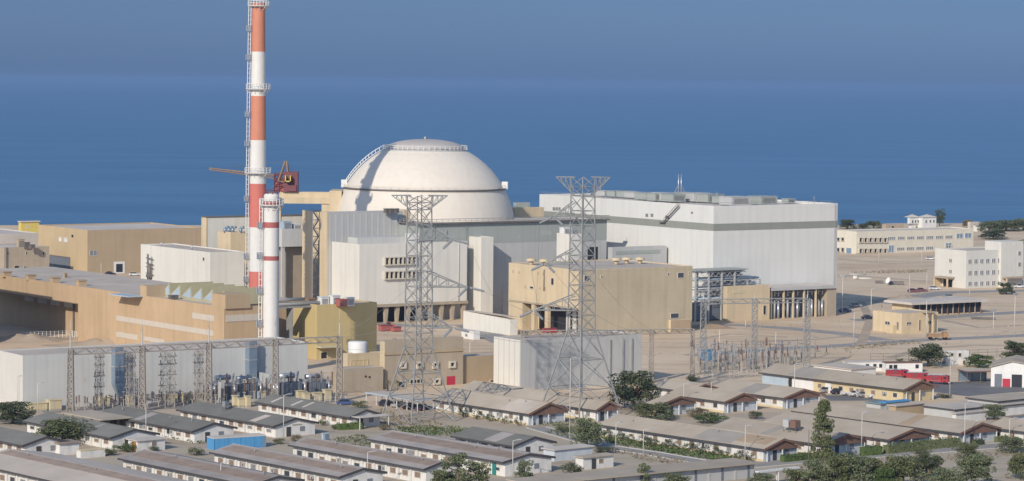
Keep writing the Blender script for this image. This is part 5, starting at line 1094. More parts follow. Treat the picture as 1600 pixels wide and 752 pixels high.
# extras on some houses
h = H[22]; MB().box(.62, .82, 3.0, 4.1, 0, 2.3).build('green_door', M_GRDOOR, h['root'])
h = H[9]
def onwall(h, nm, m, y0, y1, z0, z1): MB().box(.66, .83, y0, y1, z0, z1).build(nm, m, h['root'])
L = h['L']; onwall(h, 'blue_wall', M_LBLUE, L * .80, L * .985, 0, 2.7); onwall(h, 'white_wall', M_WPAINT, L * .62, L * .77, 0, 2.6); onwall(h, 'white_door', M_WPAINT, L * .50, L * .54, 0, 2.5); onwall(h, 'dark_opening', M_DARK, L * .775, L * .795, 0, 2.6)
h = H[15]; MB().box(h['W'] * .42, h['W'] * .62, .1, 1.2, 2.5, 2.62).build('awning', M_HYEL, h['root'])
h = H[16]; MB().box(.5, h['W'] - .5, -3.0, -.1, 2.6, 2.75).build('porch_roof', M_ROOFP, h['root']); [MB().box(x, x + .15, -2.9, -2.75, 0, 2.59).build('porch_post', M_WPAINT, h['root']) for x in (.7, h['W'] - .9)]
for k in (.18, .42, .55): h = H[16]; b = MB(); y = h['L'] * (1 - k * .9); b.prism([(1.0, h['eh'] + h['rise'] * 1.0 / (h['W'] / 2) + .035), (h['W'] * .42, h['eh'] + h['rise'] * .84 + .035), (h['W'] * .42, h['eh'] + h['rise'] * .84 + .07), (1.0, h['eh'] + h['rise'] * 1.0 / (h['W'] / 2) + .07)], 'y', y, y + .9); b.build('roof_sheet', M_ROOFP, h['root'])
def roof_tank(h, fx, fy, label, m, sz=1.6):
    z = h['eh'] + h['rise'] * (1 - abs(fx - .5) * 2); P = h['O'] + h['dx'] * (h['W'] * fx) + h['dy'] * (h['L'] * fy)
    t = thing('rooftop_cooler', label, 'air cooler', (P.x, P.y, z), h['a']); b = MB(); [b.box(x, x + .1, y, y + .1, 0, .9) for x in (-sz / 2, sz / 2 - .1) for y in (-sz / 2, sz / 2 - .1)]; b.build('stand', M_DSTEEL, t); MB().box(-sz / 2, sz / 2, -sz / 2, sz / 2, .91, .91 + sz).build('cabinet', m, t)
    b = MB(); [b.box(-sz * .4, sz * .4, -sz / 2 - .05, -sz / 2 + .01, 1.05 + i * .3, 1.2 + i * .3) for i in range(4)]; b.build('grille', M_DSTEEL, t)
roof_tank(H[2], .3, .42, 'pale air cooler on the roof right of the longest barrack', M_PGREY); roof_tank(H[2], .3, .36, 'brown air cooler on the roof right of the longest barrack', M_GABLE); roof_tank(H[15], .3, .62, 'small grey air cooler on the grey roof near the palm', M_SILVER, 1.1)

def sheet(h, y0, y1, f0, f1, m, nm='roof_sheet'):
    W, L, eh, rise = h['W'], h['L'], h['eh'], h['rise']
    R = lambda f, d: (W / 2 * f, eh + rise * f + .03 + d)
    b = MB(); b.prism([R(f0, .004), R(f1, .004), R(f1, .04), R(f0, .04)], 'y', L * y0, L * y1); b.build(nm, m, h['root'])
M_RGRY = mat('greyer_roof_sheet', (0.37, 0.335, 0.29), .85, .12, .3); M_RDUST = mat('brownish_roof_sheet', (0.42, 0.315, 0.215), .85, .12, .3)
sheet(H[1], .20, .42, .02, .97, M_RGRY); sheet(H[1], .03, .196, .30, .97, M_RDUST); sheet(H[9], .62, .8, .02, .97, M_RGRY); sheet(H[7], .4, .62, .02, .95, M_RGRY); sheet(H[10], .05, .3, .04, .95, M_ROOFG); sheet(H[4], .30, .36, .05, .95, M_RDUST); sheet(H[12], .55, .62, .1, .9, M_RBRN); sheet(H[15], .2, .26, .1, .8, M_ROOFG); sheet(H[13], .3, .33, .2, .95, M_RBRN); sheet(H[2], .5, .56, .1, .95, M_RGRY); sheet(H[17], .3, .5, .1, .95, M_RBRN)
for h, ks in ((H[1], (.11, .32, .55, .7)), (H[20], (.2, .5, .74)), (H[21], (.3, .62)), (H[22], (.25, .7)), (H[19], (.3, .6)), (H[12], (.2, .5)), (H[10], (.3, .62)), (H[9], (.12, .3)), (H[18], (.2, .45))):
    for k in ks:
        b = MB(); y = h['L'] * k + rnd.uniform(-.6, .6); b.box(.3, .79, y, y + .9, 1.2 + rnd.uniform(-.5, .3), 2.0); b.mi = 1; b.box(.28, .3, y + .1, y + .6, 1.3, 1.9); b.build('air_conditioner', [M_PGREY, M_DSTEEL], h['root'])
    for k in (.15, .4, .8): x = h['W'] * rnd.uniform(.3, .45); z = h['eh'] + h['rise'] * x / (h['W'] / 2); y = h['L'] * (k + rnd.uniform(-.08, .08)); MB().tube((x, y, z - .1), (x, y, z + rnd.uniform(.5, .9)), .11, None, 6).build('vent_pipe', M_STEEL, h['root'])
# ------------------------------------------------------------------ low flat sheds, huts, carports
def flatshed(name, label, cat, cx, cy, xl, xr, eh, roofm, wallm, ang=40.0, open_front=False, edge=None, door=None, win_=0, slab=.22, ov=.4):
    O = G(cx, cy, eh); O.z = 0; a = R_(ang); dx = Vector((math.cos(a), math.sin(a), 0)); dy = Vector((-math.sin(a), math.cos(a), 0)); top = O + Vector((0, 0, eh))
    X, Y = len_to(top, dx, xr), len_to(top, dy, xl); t = thing(name, label, cat, O, a)
    MB().box(0, X, 0, Y, eh - slab, eh).build('roof', roofm, t)
    if edge: b = MB(); b.box(-.05, -.003, -.05, Y, eh - slab - .1, eh - .01); b.box(-.05, X + .05, -.05, -.003, eh - slab - .1, eh - .01); b.build('roof_edge', edge, t)
    if open_front:
        n_ = max(2, int(max(X, Y) / 4))
        for i in range(n_ + 1):
            if Y > X: ps = ((.2, .2 + (Y - .55) * i / n_), (X - .4, .2 + (Y - .55) * i / n_))
            else: ps = ((.2 + (X - .55) * i / n_, .2), (.2 + (X - .55) * i / n_, Y - .4))
            for x, y in ps: MB().box(x, x + .15, y, y + .15, 0, eh - slab - .003).build('post', M_WPAINT if wallm is None else wallm, t)
    else:
        MB().box(ov, X - ov, ov, Y - ov, 0, eh - slab - .003).build('wall', wallm, t)
        if door is not None: MB().box(X * .3, X * .3 + 1.1, ov - .08, ov + .02, 0, 2.05).build('door', door, t)
        for i in range(win_): x = X * (.5 + .4 * i / max(1, win_)); b = MB(); b.box(x, x + 1.2, ov - .1, ov + .02, 1.0, 2.0); b.mi = 1; b.box(x + .1, x + 1.1, ov - .12, ov - .03, 1.1, 1.9); b.build('window', [M_FRAME, M_SHUT], t)
    return O, X, Y, t
O, X, Y, t = flatshed('shipping_container', 'bright blue container with a pale dusty roof', 'container', 334, 684.5, 323, 416, 2.6, M_ROOFP, M_BLUE, 30, ov=.03); 
MB().box(X * .93, X * .995, -.05, .02, .15, 2.2).build('door', M_DUCT, t); b = MB(); [b.box(X * k, X * k + .12, -.07, .02, 0, 2.35) for k in (0.0, .25, .5, .75, .985)]; b.build('corner_rib', M_BLUE, t)
flatshed('white_hut', 'small white hut with an orange door left of the blue container', 'hut', 214, 688.5, 196, 262, 2.5, M_ROOFP, M_HWALL, 40, door=None, win_=1)
h_ = kids(bpy.data.objects['white_hut'])[0].parent; MB().box(.25, .42, 1.0, 2.4, 0, 2.0).build('orange_door', M_ORDOOR, h_)
flatshed('low_shed', 'low white shed with flat brown roof left of the orange door hut', 'shed', 92, 693, 74, 128, 2.6, M_RPATCH, M_HWALL)
flatshed('yard_wall', 'short white wall with yellow coping near the orange door hut', 'wall', 126, 704, 119, 165, 1.7, M_HYEL, M_HWALL, ov=.05)
flatshed('blue_cabin', 'tiny pale blue cabin beside the white gable', 'cabin', 505, 677.5, 502, 515, 2.2, M_LBLUE, M_LBLUE, ov=.05, door=M_DUCT)
flatshed('grey_carport', 'white edged carport over parked cars left of the first pylon', 'carport', 652, 625, 570, 680, 2.9, M_ROOFG, None, open_front=True, edge=M_LBLUE)
flatshed('tan_carport', 'tan carport roof between two grey roofed barracks', 'carport', 160, 656, 96, 208, 3.1, M_RTAN, M_DSTEEL, open_front=True)
flatshed('white_cabin', 'white cabin with brown shutter right of the short grey roofed barrack', 'cabin', 911, 715, 895, 963, 2.6, M_RTAN, M_HWALL, win_=1, door=M_DOORD)
flatshed('low_shed', 'long low shed with dusty roof behind the white shuttered cabin', 'shed', 866, 703, 845, 930, 2.5, M_ROOFP, M_HBLUE)
O, X, Y, t = flatshed('long_shed', 'long low tan roofed shed at the lower edge, grey pillared side', 'shed', 832, 757, 790, 1190, 3.0, M_RTAN, M_PGREY, 36, ov=1.0)
for i in range(16): x = X * (.05 + .06 * i); MB().box(x, x + .5, .9, 1.02, 0, 2.7).build('pilaster', M_TRANS if i % 2 else M_PGREY, t)
O, X, Y, t = flatshed('white_pergola', 'white post and beam frame at the end of the long low shed', 'pergola', 1186, 737, 1180, 1250, 2.8, M_WPAINT, M_WPAINT, open_front=True, slab=.3)
O, X, Y, t = flatshed('vehicle_shelter', 'brown roofed vehicle shelter left of the fire station', 'shelter', 1510, 580, 1496, 1556, 3.2, M_ROOFG, M_DSTEEL, 14, open_front=True, edge=M_GABLE); MB().box(.4, X - .1, Y - .3, Y - .1, 0, 2.9).build('back_panel', M_DUCT, t)
for a in (('flat_shed', 'teal edged flat shed behind the conifer barracks', 'shed', 1376, 631, 1350, 1402, 2.2, mat('teal_sheet', (.20, .27, .27), .7, .1, .4), M_PGREY), ('flat_shed', 'long flat shed with a blue strip behind the barracks', 'shed', 1384, 629, 1372, 1425, 2.4, M_BLUE, M_PGREY), ('flat_shed', 'flat brown roofed shed behind the conifer barracks', 'shed', 1400, 634, 1385, 1448, 2.6, M_ROOFG, M_BROWN),
          ('flat_shed', 'dusty flat shed with a dark edge, leftmost at right of the yellow barrack', 'shed', 1492, 640, 1440, 1560, 2.5, M_ROOFG, M_PGREY), ('flat_shed', 'dusty flat shed beside the road to the fire station', 'shed', 1560, 627, 1508, 1640, 2.5, M_RTAN, M_PGREY), ('flat_shed', 'low white walled shed near the pale shrub', 'shed', 1494, 646, 1484, 1545, 2.4, M_ROOFG, M_HWALL),
          ('flat_shed', 'red brown roofed shed at the right picture edge', 'shed', 1566, 652, 1560, 1660, 2.8, M_RPATCH, M_HBLUE), ('flat_shed', 'dusty flat shed behind the red brown one at the right edge', 'shed', 1545, 636, 1530, 1640, 2.6, M_RTAN, M_HWALL), ('flat_shed', 'pale low shed behind the yellow barrack', 'shed', 1330, 577, 1268, 1372, 2.4, M_ROOFG, M_WPAINT)):
    flatshed(*a, edge=M_FASCIA if 'dark' in a[1] or 'dusty' in a[1] else None)
O, X, Y, t = flatshed('site_trailer', 'white trailer cabin with a maroon roof behind the fire engines', 'trailer', 1385, 567, 1378, 1442, 2.7, M_GABLE, M_WPAINT, 12, ov=.06); [MB().box(X * k, X * k + w, -.03, .08, z0, 2.1).build(nm, M_DARK, t) for k, w, z0, nm in ((.08, .9, 1.1, 'window'), (.2, 1.0, .1, 'door'), (.8, .9, 1.1, 'window'))]
O, X, Y, t = flatshed('site_trailer', 'longer white trailer cabin left of the maroon roofed one', 'trailer', 1324, 566, 1316, 1382, 2.6, M_ROOFP, M_WPAINT, 12, ov=.06); [MB().box(X * k, X * k + .9, -.03, .08, 1.0, 2.0).build('window', M_DARK, t) for k in (.5, .7, .86)]
VH = Bld('white_house', 'two storey white house between dark trees', 'house', 1478, 571, 549, 1474, 1514, 20); VH.body(M_HWALL, M_ROOFP, .3); [VH.win('R', *q, M_FRAME, M_DARK, fw=.12) for q in ((1485, 551.5, 1490, 557), (1497, 551.5, 1502, 558), (1504, 563, 1508, 570))]
# fire station
O = G(1548, 604); FS = thing('fire_station', 'white gabled fire station with a red door', 'building', O, R_(-14)); s = scale_at(O); W = 92 / s; e = 30 / s
b = MB(); b.prism([(0, 0), (W, 0), (W, e), (W * .36, e + 1.6), (0, e)], 'y', .0, 16); b.build('wall', M_WPAINT, FS)
b = MB(); b.prism([(-.5, e + .0), (W * .36, e + 1.68), (W * .36, e + 1.9), (-.5, e + .22)], 'y', -.5, 16.5); b.prism([(W + .5, e + .0), (W + .5, e + .22), (W * .36 + .004, e + 1.9), (W * .36 + .004, e + 1.68)], 'y', -.5, 16.5); b.build('roof', M_RTAN, FS)
u = 1 / s
for nm, x0, x1, z0, z1, m_ in (('door', 5, 17, .05, 20, M_TRANS), ('red_door', 18, 30, .05, 13, M_REDDOOR), ('open_door', 32, 48, .05, 20, M_DARK)): b = MB(); b.box(x0 * u, x1 * u, -.08, .02, z0, z1 * u); b.build(nm, m_, FS)
MB().box(5 * u, 5.8 * u, -.2, -.09, 0, 20 * u).build('door_leaf', M_WPAINT, FS)

# ------------------------------------------------------------------ roads, yards
def road(name, pts, w, m, z=.004, label=None):
    P = [G(*p) for p in pts]; b = MB(); L, Rr = [], []
    for i, p in enumerate(P):
        d = (P[min(i + 1, len(P) - 1)] - P[max(i - 1, 0)]); d.z = 0; d.normalize(); n_ = Vector((-d.y, d.x, 0)) * (w / 2); L.append((p.x + n_.x, p.y + n_.y, z)); Rr.append((p.x - n_.x, p.y - n_.y, z))
    for i in range(len(P) - 1): b.q(Rr[i], Rr[i + 1], L[i + 1], L[i])
    o = b.build(name, m); tag(o, label, kind='structure'); return L, Rr
def curbs(L, Rr):
    for S, off in ((L, 1), (Rr, -1)):
        b = MB()
        for p, q in zip(S, S[1:]):
            p, q = Vector(p), Vector(q); d = (q - p).normalized(); n_ = Vector((-d.y, d.x, 0)) * (.35 * off); A_ = [p, q, q + n_, p + n_]
            if off < 0: A_ = A_[::-1]
            b.prism([(v.x, v.y) for v in A_], 'z', 0, .13)
        tag(b.build('kerb', M_KERB), kind='structure')
curbs(*road('road', [(1060, 736), (1150, 729), (1290, 717), (1400, 709), (1500, 701), (1620, 692), (1800, 680)], 6.5, M_ASPH))
curbs(*road('road', [(838, 668), (880, 680), (940, 697), (1020, 709), (1090, 721), (1140, 731)], 4.5, M_ASPH, .008))
road('road', [(1080, 556), (1200, 546), (1300, 541), (1370, 536), (1450, 531), (1520, 528), (1700, 520)], 7, M_ASPH)
road('road', [(1060, 510), (1150, 508), (1230, 513), (1320, 522), (1380, 532)], 8, M_ASPH, .008)
road('road', [(1330, 500), (1430, 499), (1540, 491), (1700, 483)], 9, M_ASPH, .004)
road('road', [(1380, 474), (1420, 466), (1480, 457), (1560, 455), (1700, 452)], 10, M_ASPH, .008)
road('road', [(590, 506), (660, 510), (730, 508), (790, 535), (830, 545)], 9, M_ASPH, .004)
road('yard', [(1452, 612), (1520, 606), (1620, 600), (1700, 596)], 26, M_ASPHD, .004)
road('yard', [(1290, 622), (1370, 622), (1450, 620)], 12, M_ASPHD, .008)
road('yard', [(60, 640), (240, 634), (420, 627), (540, 622)], 16, mat('yard_gravel', (.30, .27, .24), .95, .15, .3), .004)
for pts, m_ in (((1110, 512), M_BRSAND), ((1125, 496), M_BRSAND), ((1415, 470), M_SAND2), ((40, 532), M_SAND2), ((160, 540), M_SAND2)):
    O = G(*pts); b = MB(); n_ = 26; rings_ = 6; ph = rnd.uniform(0, 6); b2 = len(b.v); hh = 1.6 if m_ is M_BRSAND else 2.2; R0 = 9 if m_ is M_BRSAND else 15
    prof = [(R0 * (1 - k / rings_), hh * (k / rings_) ** 1.4) for k in range(rings_ + 1)]
    b.lathe(prof, n_); b.v = [(x * (1 + .25 * math.sin(math.atan2(y, x) * 3 + ph)) + .3 * math.sin(y * 2), y * .6 * (1 + .2 * math.cos(math.atan2(y, x) * 2 + ph)), z * (1 + .25 * math.sin(x * 1.3 + ph)) - .05) for x, y, z in b.v]
    tag(b.build('sand_heap', m_, None, O), {(1110, 512): 'brown earth heap near the pipe rack', (1125, 496): 'reddish earth heap under the pipe rack', (1415, 470): 'pale sand mound behind the glazed pavilion', (40, 532): 'pale sand mound before the shaded bay of the tan hall', (160, 540): 'pale sand mound at the foot of the tan hall'}[pts], 'earth heap')

# ------------------------------------------------------------------ vehicles
def car(label, px, py, rot, m, kind='car', group=None):
    O = G(px, py); t = thing('parked_' + kind, label, 'car' if kind == 'car' else kind, O, rot, group)
    L_, W_2, hb = 2.15, .86, .92
    b = MB(); b.prism([(-L_, .3), (L_, .3), (L_, .72), (L_ - .15, .84), (1.1, hb), (-1.9, hb), (-L_, .8)], 'y', -W_2, W_2); b.build('body', m, t)
    if kind == 'car': cab = [(-1.75, hb), (1.05, hb), (.35, 1.42), (-1.2, 1.42)]
    else: cab = [(-.35, hb), (1.05, hb), (.55, 1.62), (-.3, 1.62)]
    b = MB(); b.prism(cab, 'y', -W_2 + .1, W_2 - .1); b.build('glasshouse', M_CARGL, t)
    b = MB(); b.prism([(cab[3][0] + .03, cab[3][1] + .003), (cab[2][0] - .03, cab[2][1] + .003), (cab[2][0] - .1, cab[2][1] + .06), (cab[3][0] + .1, cab[3][1] + .06)], 'y', -W_2 + .12, W_2 - .12); b.build('roof', m, t)
    for x in (-1.35, 1.35):
        for y in (-1, 1): w = MB().tube((x, y * (W_2 - .18), .32), (x, y * (W_2 + .03), .32), .32, None, 14).build('wheel', M_TYRE, t); MB().tube((x, y * (W_2 + .02), .32), (x, y * (W_2 + .045), .32), .19, None, 10).build('rim', M_SILVER, w)
    for y in (-.6, .6): MB().box(L_ - .02, L_ + .03, y - .16, y + .16, .58, .7).build('headlight', M_WPAINT, t); MB().box(-L_ - .03, -L_ + .02, y - .14, y + .14, .58, .7).build('tail_light', M_RED, t)
    return t
M_CARW = mat('white_car_paint', (.72, .72, .71), .3, .02, .5, spec=.5); M_CARD = mat('dark_blue_car_paint', (.03, .035, .06), .3, .05, .5, spec=.5); M_CARS = mat('silver_car_paint', (.45, .46, .47), .3, .03, .5, spec=.5, metal=.3); M_CARB = mat('blue_car_paint', (.06, .10, .25), .3, .05, .5, spec=.5)
for a in (('silver car at the left end of the parked row near the yellow barrack', 1294, 613.5, .5, M_CARS, 'car'), ('dark blue car among the parked cars near the yellow barrack', 1311, 616, .45, M_CARD, 'car'), ('white pickup right of the dark blue car', 1327, 617.5, .35, M_CARW, 'pickup'), ('white car in the middle of the parked row', 1341, 619, .3, M_CARW, 'car'), ('pale car right of the middle of the parked row', 1354, 620.5, .3, M_CARS, 'car'), ('white pickup at the right end of the parked row', 1369, 622, .25, M_CARW, 'pickup'),
          ('blue car on the road right of the last gantry post', 540, 633, .2, M_CARB, 'car'), ('dark car under the left end of the white edged carport', 603, 634, 1.1, M_CARD, 'car'), ('silver car under the white edged carport', 622, 636, 1.1, M_CARS, 'car'), ('black car under the middle of the white edged carport', 640, 639, 1.1, M_TYRE, 'car'), ('dark car under the right end of the white edged carport', 660, 641, 1.1, M_CARD, 'car'),
          ('white car on the bare ground left of the three storey office', 1454, 406, .1, M_CARW, 'car'), ('white car parked in front of the three storey office', 1460, 453, .1, M_CARW, 'car'), ('maroon car parked in front of the three storey office', 1440, 456, .1, M_MAROON, 'car'), ('dark red car left of the other cars by the three storey office', 1427, 457, .1, M_MAROON, 'car'), ('silver car on the road beyond the pavilion roof', 1484, 466, .1, M_CARS, 'car'), ('dark car beside the tan bungalow', 1356, 499, .2, M_CARD, 'car'), ('white pickup at the far right behind the office bush', 1592, 450, .1, M_CARW, 'pickup'),
          ('dark car parked in front of the storage hall gate', 172, 430, .2, M_CARD, 'car'), ('white car beside the white box with the pipe tangle', 210, 431, .2, M_CARW, 'car'), ('dark car at the corner of the filter station shade', 1320, 488, .3, M_CARB, 'car'), ('silver car standing in the shade of the white hall', 1337, 480, .3, M_CARS, 'car'), ('red pickup near the transformer house door', 606, 512, .1, M_RED, 'pickup')):
    car(*a)
def fire_engine(label, px, py, rot):
    O = G(px, py); t = thing('fire_engine', label, 'fire engine', O, rot, 'red fire engines in the yard'); t.scale = (.74, .85, .82)
    b = MB(); b.prism([(1.6, .6), (3.9, .6), (3.95, 1.6), (3.7, 2.75), (1.6, 2.75)], 'y', -1.2, 1.2); b.build('cab', M_FRED, t)
    MB().box(-4, 1.5, -1.22, 1.22, .75, 2.6).build('body', M_FRED, t); b = MB(); b.box(-3.8, 1.2, -1.26, 1.26, 1.0, 1.25); b.build('stripe', M_RBAND, t)
    b = MB(); b.box(2.1, 3.2, -1.24, 1.24, 1.75, 2.45); b.box(3.8, 3.98, -1.0, 1.0, 1.75, 2.4); b.build('window', M_CARGL, t)
    b = MB(); b.box(-3.9, 1.8, -.45, -.3, 2.85, 3.0); b.box(-3.9, 1.8, .3, .45, 2.85, 3.0); [b.box(-3.7 + i * .6, -3.6 + i * .6, -.3, .3, 2.87, 2.95) for i in range(9)]; b.box(-3.5, -3.3, -.4, .4, 2.6, 2.85); b.build('roof_ladder', M_SILVER, t)
    for i in range(3): x = -3.4 + i * 1.6; MB().box(x, x + 1.4, -1.25, -1.1, 1.35, 2.4).build('roller_shutter', M_MAROON if i == 1 else M_FRED, t)
    for x in (-2.6, 2.5):
        for y in (-1, 1): MB().tube((x, y * .85, .5), (x, y * 1.24, .5), .5, None, 14).build('wheel', M_TYRE, t)
    MB().box(3.96, 4.15, -1.2, 1.2, .5, .85).build('bumper', M_WPAINT, t); MB().box(2.4, 2.7, -.9, .9, 2.76, 2.95).build('beacon_bar', M_DUCT, t)
fire_engine('leftmost red fire engine behind the yellow barrack roof', 1402, 591, .02); fire_engine('middle red fire engine behind the yellow barrack roof', 1434, 596, -.12); fire_engine('rightmost red fire engine, nearest the lamp post', 1466, 600, -.38)
t = fire_engine('red fire engine standing inside the open station door', 1590, 598, -1.2) 
O = G(1465, 531); t = thing('orange_truck', 'orange flatbed truck beside the tan bungalow', 'truck', O, .1)
MB().box(-3.2, 1.4, -1.1, 1.1, .9, 1.2).build('flatbed', M_RUST, t); b = MB(); b.prism([(1.5, .7), (3.2, .7), (3.2, 1.5), (2.9, 2.4), (1.5, 2.4)], 'y', -1.1, 1.1); b.build('cab', M_RUST, t); MB().box(-3.1, 1.3, -1.05, 1.05, 1.21, 1.8).build('load', M_RUST, t)
for x in (-2.2, 2.3):
    for y in (-1, 1): MB().tube((x, y * .8, .45), (x, y * 1.12, .45), .45, None, 12).build('wheel', M_TYRE, t)
O = G(1389, 446); t = thing('dish_antenna', 'white dish on a stand on the bare ground', 'dish', O, R_(-60)); b = MB(); prof = [(0, 0), (.6, .1), (1.0, .3), (1.3, .6)]; b.lathe(prof, 20); o = b.build('dish', M_WPAINT, t); o.rotation_euler = (R_(65), 0, 0); o.location = (0, 0, 1.7); MB().tube((0, 0, 0), (0, .1, 1.7), .18, .1, 8).build('stand', M_STEEL, t)

# ------------------------------------------------------------------ lamp posts and masts
def lamp(label, px, yt, yb, m=None, arm=1.0, group='lamp posts', thick=.11, flood=False):
    O = G(px, yb); h = zat(O.x, O.y, yt); t = thing('lamp_post', label, 'lamp post', O, rnd.uniform(-.5, .5), group); m = m or M_POLE
    MB().tube((0, 0, 0), (0, 0, h), thick, thick * .6, 7).build('pole', m, t)
    if flood: b = MB(); b.box(-.9, .9, -.15, .15, h - .1, h + .1); [b.box(x - .25, x + .25, -.35, -.05, h + .1, h + .6) for x in (-.6, 0, .6)]; b.build('floodlight', M_SILVER, t)
    elif arm: b = MB(); b.bar((0, 0, h), (arm, 0, h + .25), .05); b.build('arm', m, t); b = MB(); b.prism([(arm - .1, h + .16), (arm + .75, h + .28), (arm + .75, h + .38), (arm - .1, h + .40)], 'y', -.16, .16); b.build('lamp_head', M_SILVER, t)
for a in ((228, 631, 692, 'lamp post in front of the orange door hut'), (345, 724, 766, 'white lamp post at the lower edge, left of the middle'), (443, 618, 690, 'lamp post in front of the white gable with brown door'), (574, 707, 760, 'lamp post at the end of the brown roof before the blue container'), (801, 689, 752, 'white lamp post at the corner of the green door barrack'), (1068, 600, 640, 'lamp post at the brown gable right of the dark tree'), (1111, 598, 638, 'lamp post before the blue end wall'), (1241, 569, 628, 'lamp post at the red brown gable beside parked cars'), (976, 586, 636, 'lamp post against the dark tree'), (1005, 672, 712, 'small lamp post in the green strip of the longest barrack'), (1164, 666, 722, 'lamp post at the right end of the longest barrack'), (1346, 645, 710, 'lamp post at the hedge by the gable behind the conifer'), (1507, 632, 700, 'lamp post at the bend of the road'), (1484, 563, 617, 'thick grey lamp post beside the fire engines'), (27, 588, 640, 'lamp post in front of the warehouse corner'), (59, 600, 645, 'pale post left of the first gantry post'), (890, 560, 690, 'tall lamp post in front of the second pylon legs'), (1577, 655, 694, 'small lamp post near the right picture edge'), (962, 662, 706, 'small lamp post left in the green strip'), (1008, 588, 640, 'lamp post right of the dark tree')):
    lamp(a[3], a[0], a[1], a[2], group='street lamps of the village')
lamp('dark post at the road in front of the conifer', 1263, 672, 745, M_DPOLE, 0, 'street lamps of the village')
for a in ((1316, 432, 491, 'tall pale mast at the right end of the pillared station'), (1361, 452, 493, 'tall pale mast left of the tan bungalow roof'), (1421, 428, 462, 'tall pale mast left of the three storey office'), (1334, 487, 536, 'tall white mast on the bare ground left of the tan bungalow'), (1552, 486, 524, 'tall white mast right of the glazed pavilion'), (1585, 461, 526, 'tallest white mast at the right picture edge'), (1447, 470, 528, 'pale mast rising before the pavilion windows'), (1448, 428, 456, 'thin pale mast beside the red cars'), (1515, 446, 464, 'short pale mast in front of the three storey office'), (1212, 519, 545, 'short pale mast on the sand below the pillared station'), (1278, 385, 400, ''), (1373, 384, 416, 'pale mast in front of the long office'), (1440, 380, 418, 'pale mast at the right part of the long office'), (1400, 500, 530, ''), (1165, 500, 512, 'short white post by the pump station'), (158, 411, 432, 'pale lamp in front of the brown hall wall'), (141, 493, 532, 'pale lamp at the edge of the shaded bay'), (232, 499, 541, 'pale lamp in front of the window strip of the tan hall'), (785, 456, 494, 'pale lamp beside the plain white stair shaft'), (734, 535, 575, 'pale lamp in front of the flat beige building'), (1045, 468, 518, 'thin pale lamp against the side of the cream cube'), (1124, 515, 552, 'white post left in the right switchyard')):
    if a[3]: lamp(a[3], a[0], a[1], a[2], group='pale masts of the plant', thick=.16, arm=0 if a[0] in (1334, 1585, 1212, 1124, 1165, 158) else 1.2, flood=a[0] in (1316, 1585, 1552))
# yard fences
def fence(label, pts, h, m, step=3.0, rails=3, name='wire_fence'):
    P = [G(*p) for p in pts]; t = thing(name, label, 'fence', P[0]); b = MB(); c = MB()
    for p, q in zip(P, P[1:]):
        p, q = p - P[0], q - P[0]; n_ = max(1, int((q - p).length / step))
        for i in range(n_ + 1): x = p.lerp(q, i / n_); b.box(x.x - .05, x.x + .05, x.y - .05, x.y + .05, 0, h)
        for k in range(rails): c.bar(p + Vector((0, 0, h * (k + 1) / rails - .05)), q + Vector((0, 0, h * (k + 1) / rails - .05)), .03)
    b.build('fence_posts', m, t)['kind'] = 'stuff'; c.build('rails', m, t)['kind'] = 'stuff'
fence('thin dark wire fence along the sand behind the white trailers', [(1360, 567), (1420, 566), (1500, 562), (1600, 557)], 2.6, M_DPOLE)
fence('pale fence at the front of the right switchyard', [(1100, 590), (1180, 588)], 1.8, M_POLE, 1.2, 4)
fence('white fence along the sand in front of the shaded bay', [(35, 530), (110, 527), (150, 533)], 2.0, M_WPAINT, 1.2, 4)
fence('pale fence in front of the transformers', [(450, 630), (540, 628)], 1.5, M_POLE, 1.2, 4)
fence('dark fence at the edge of the sand on the right', [(1130, 545), (1260, 543)], 2.2, M_DPOLE, 2.6, 2)
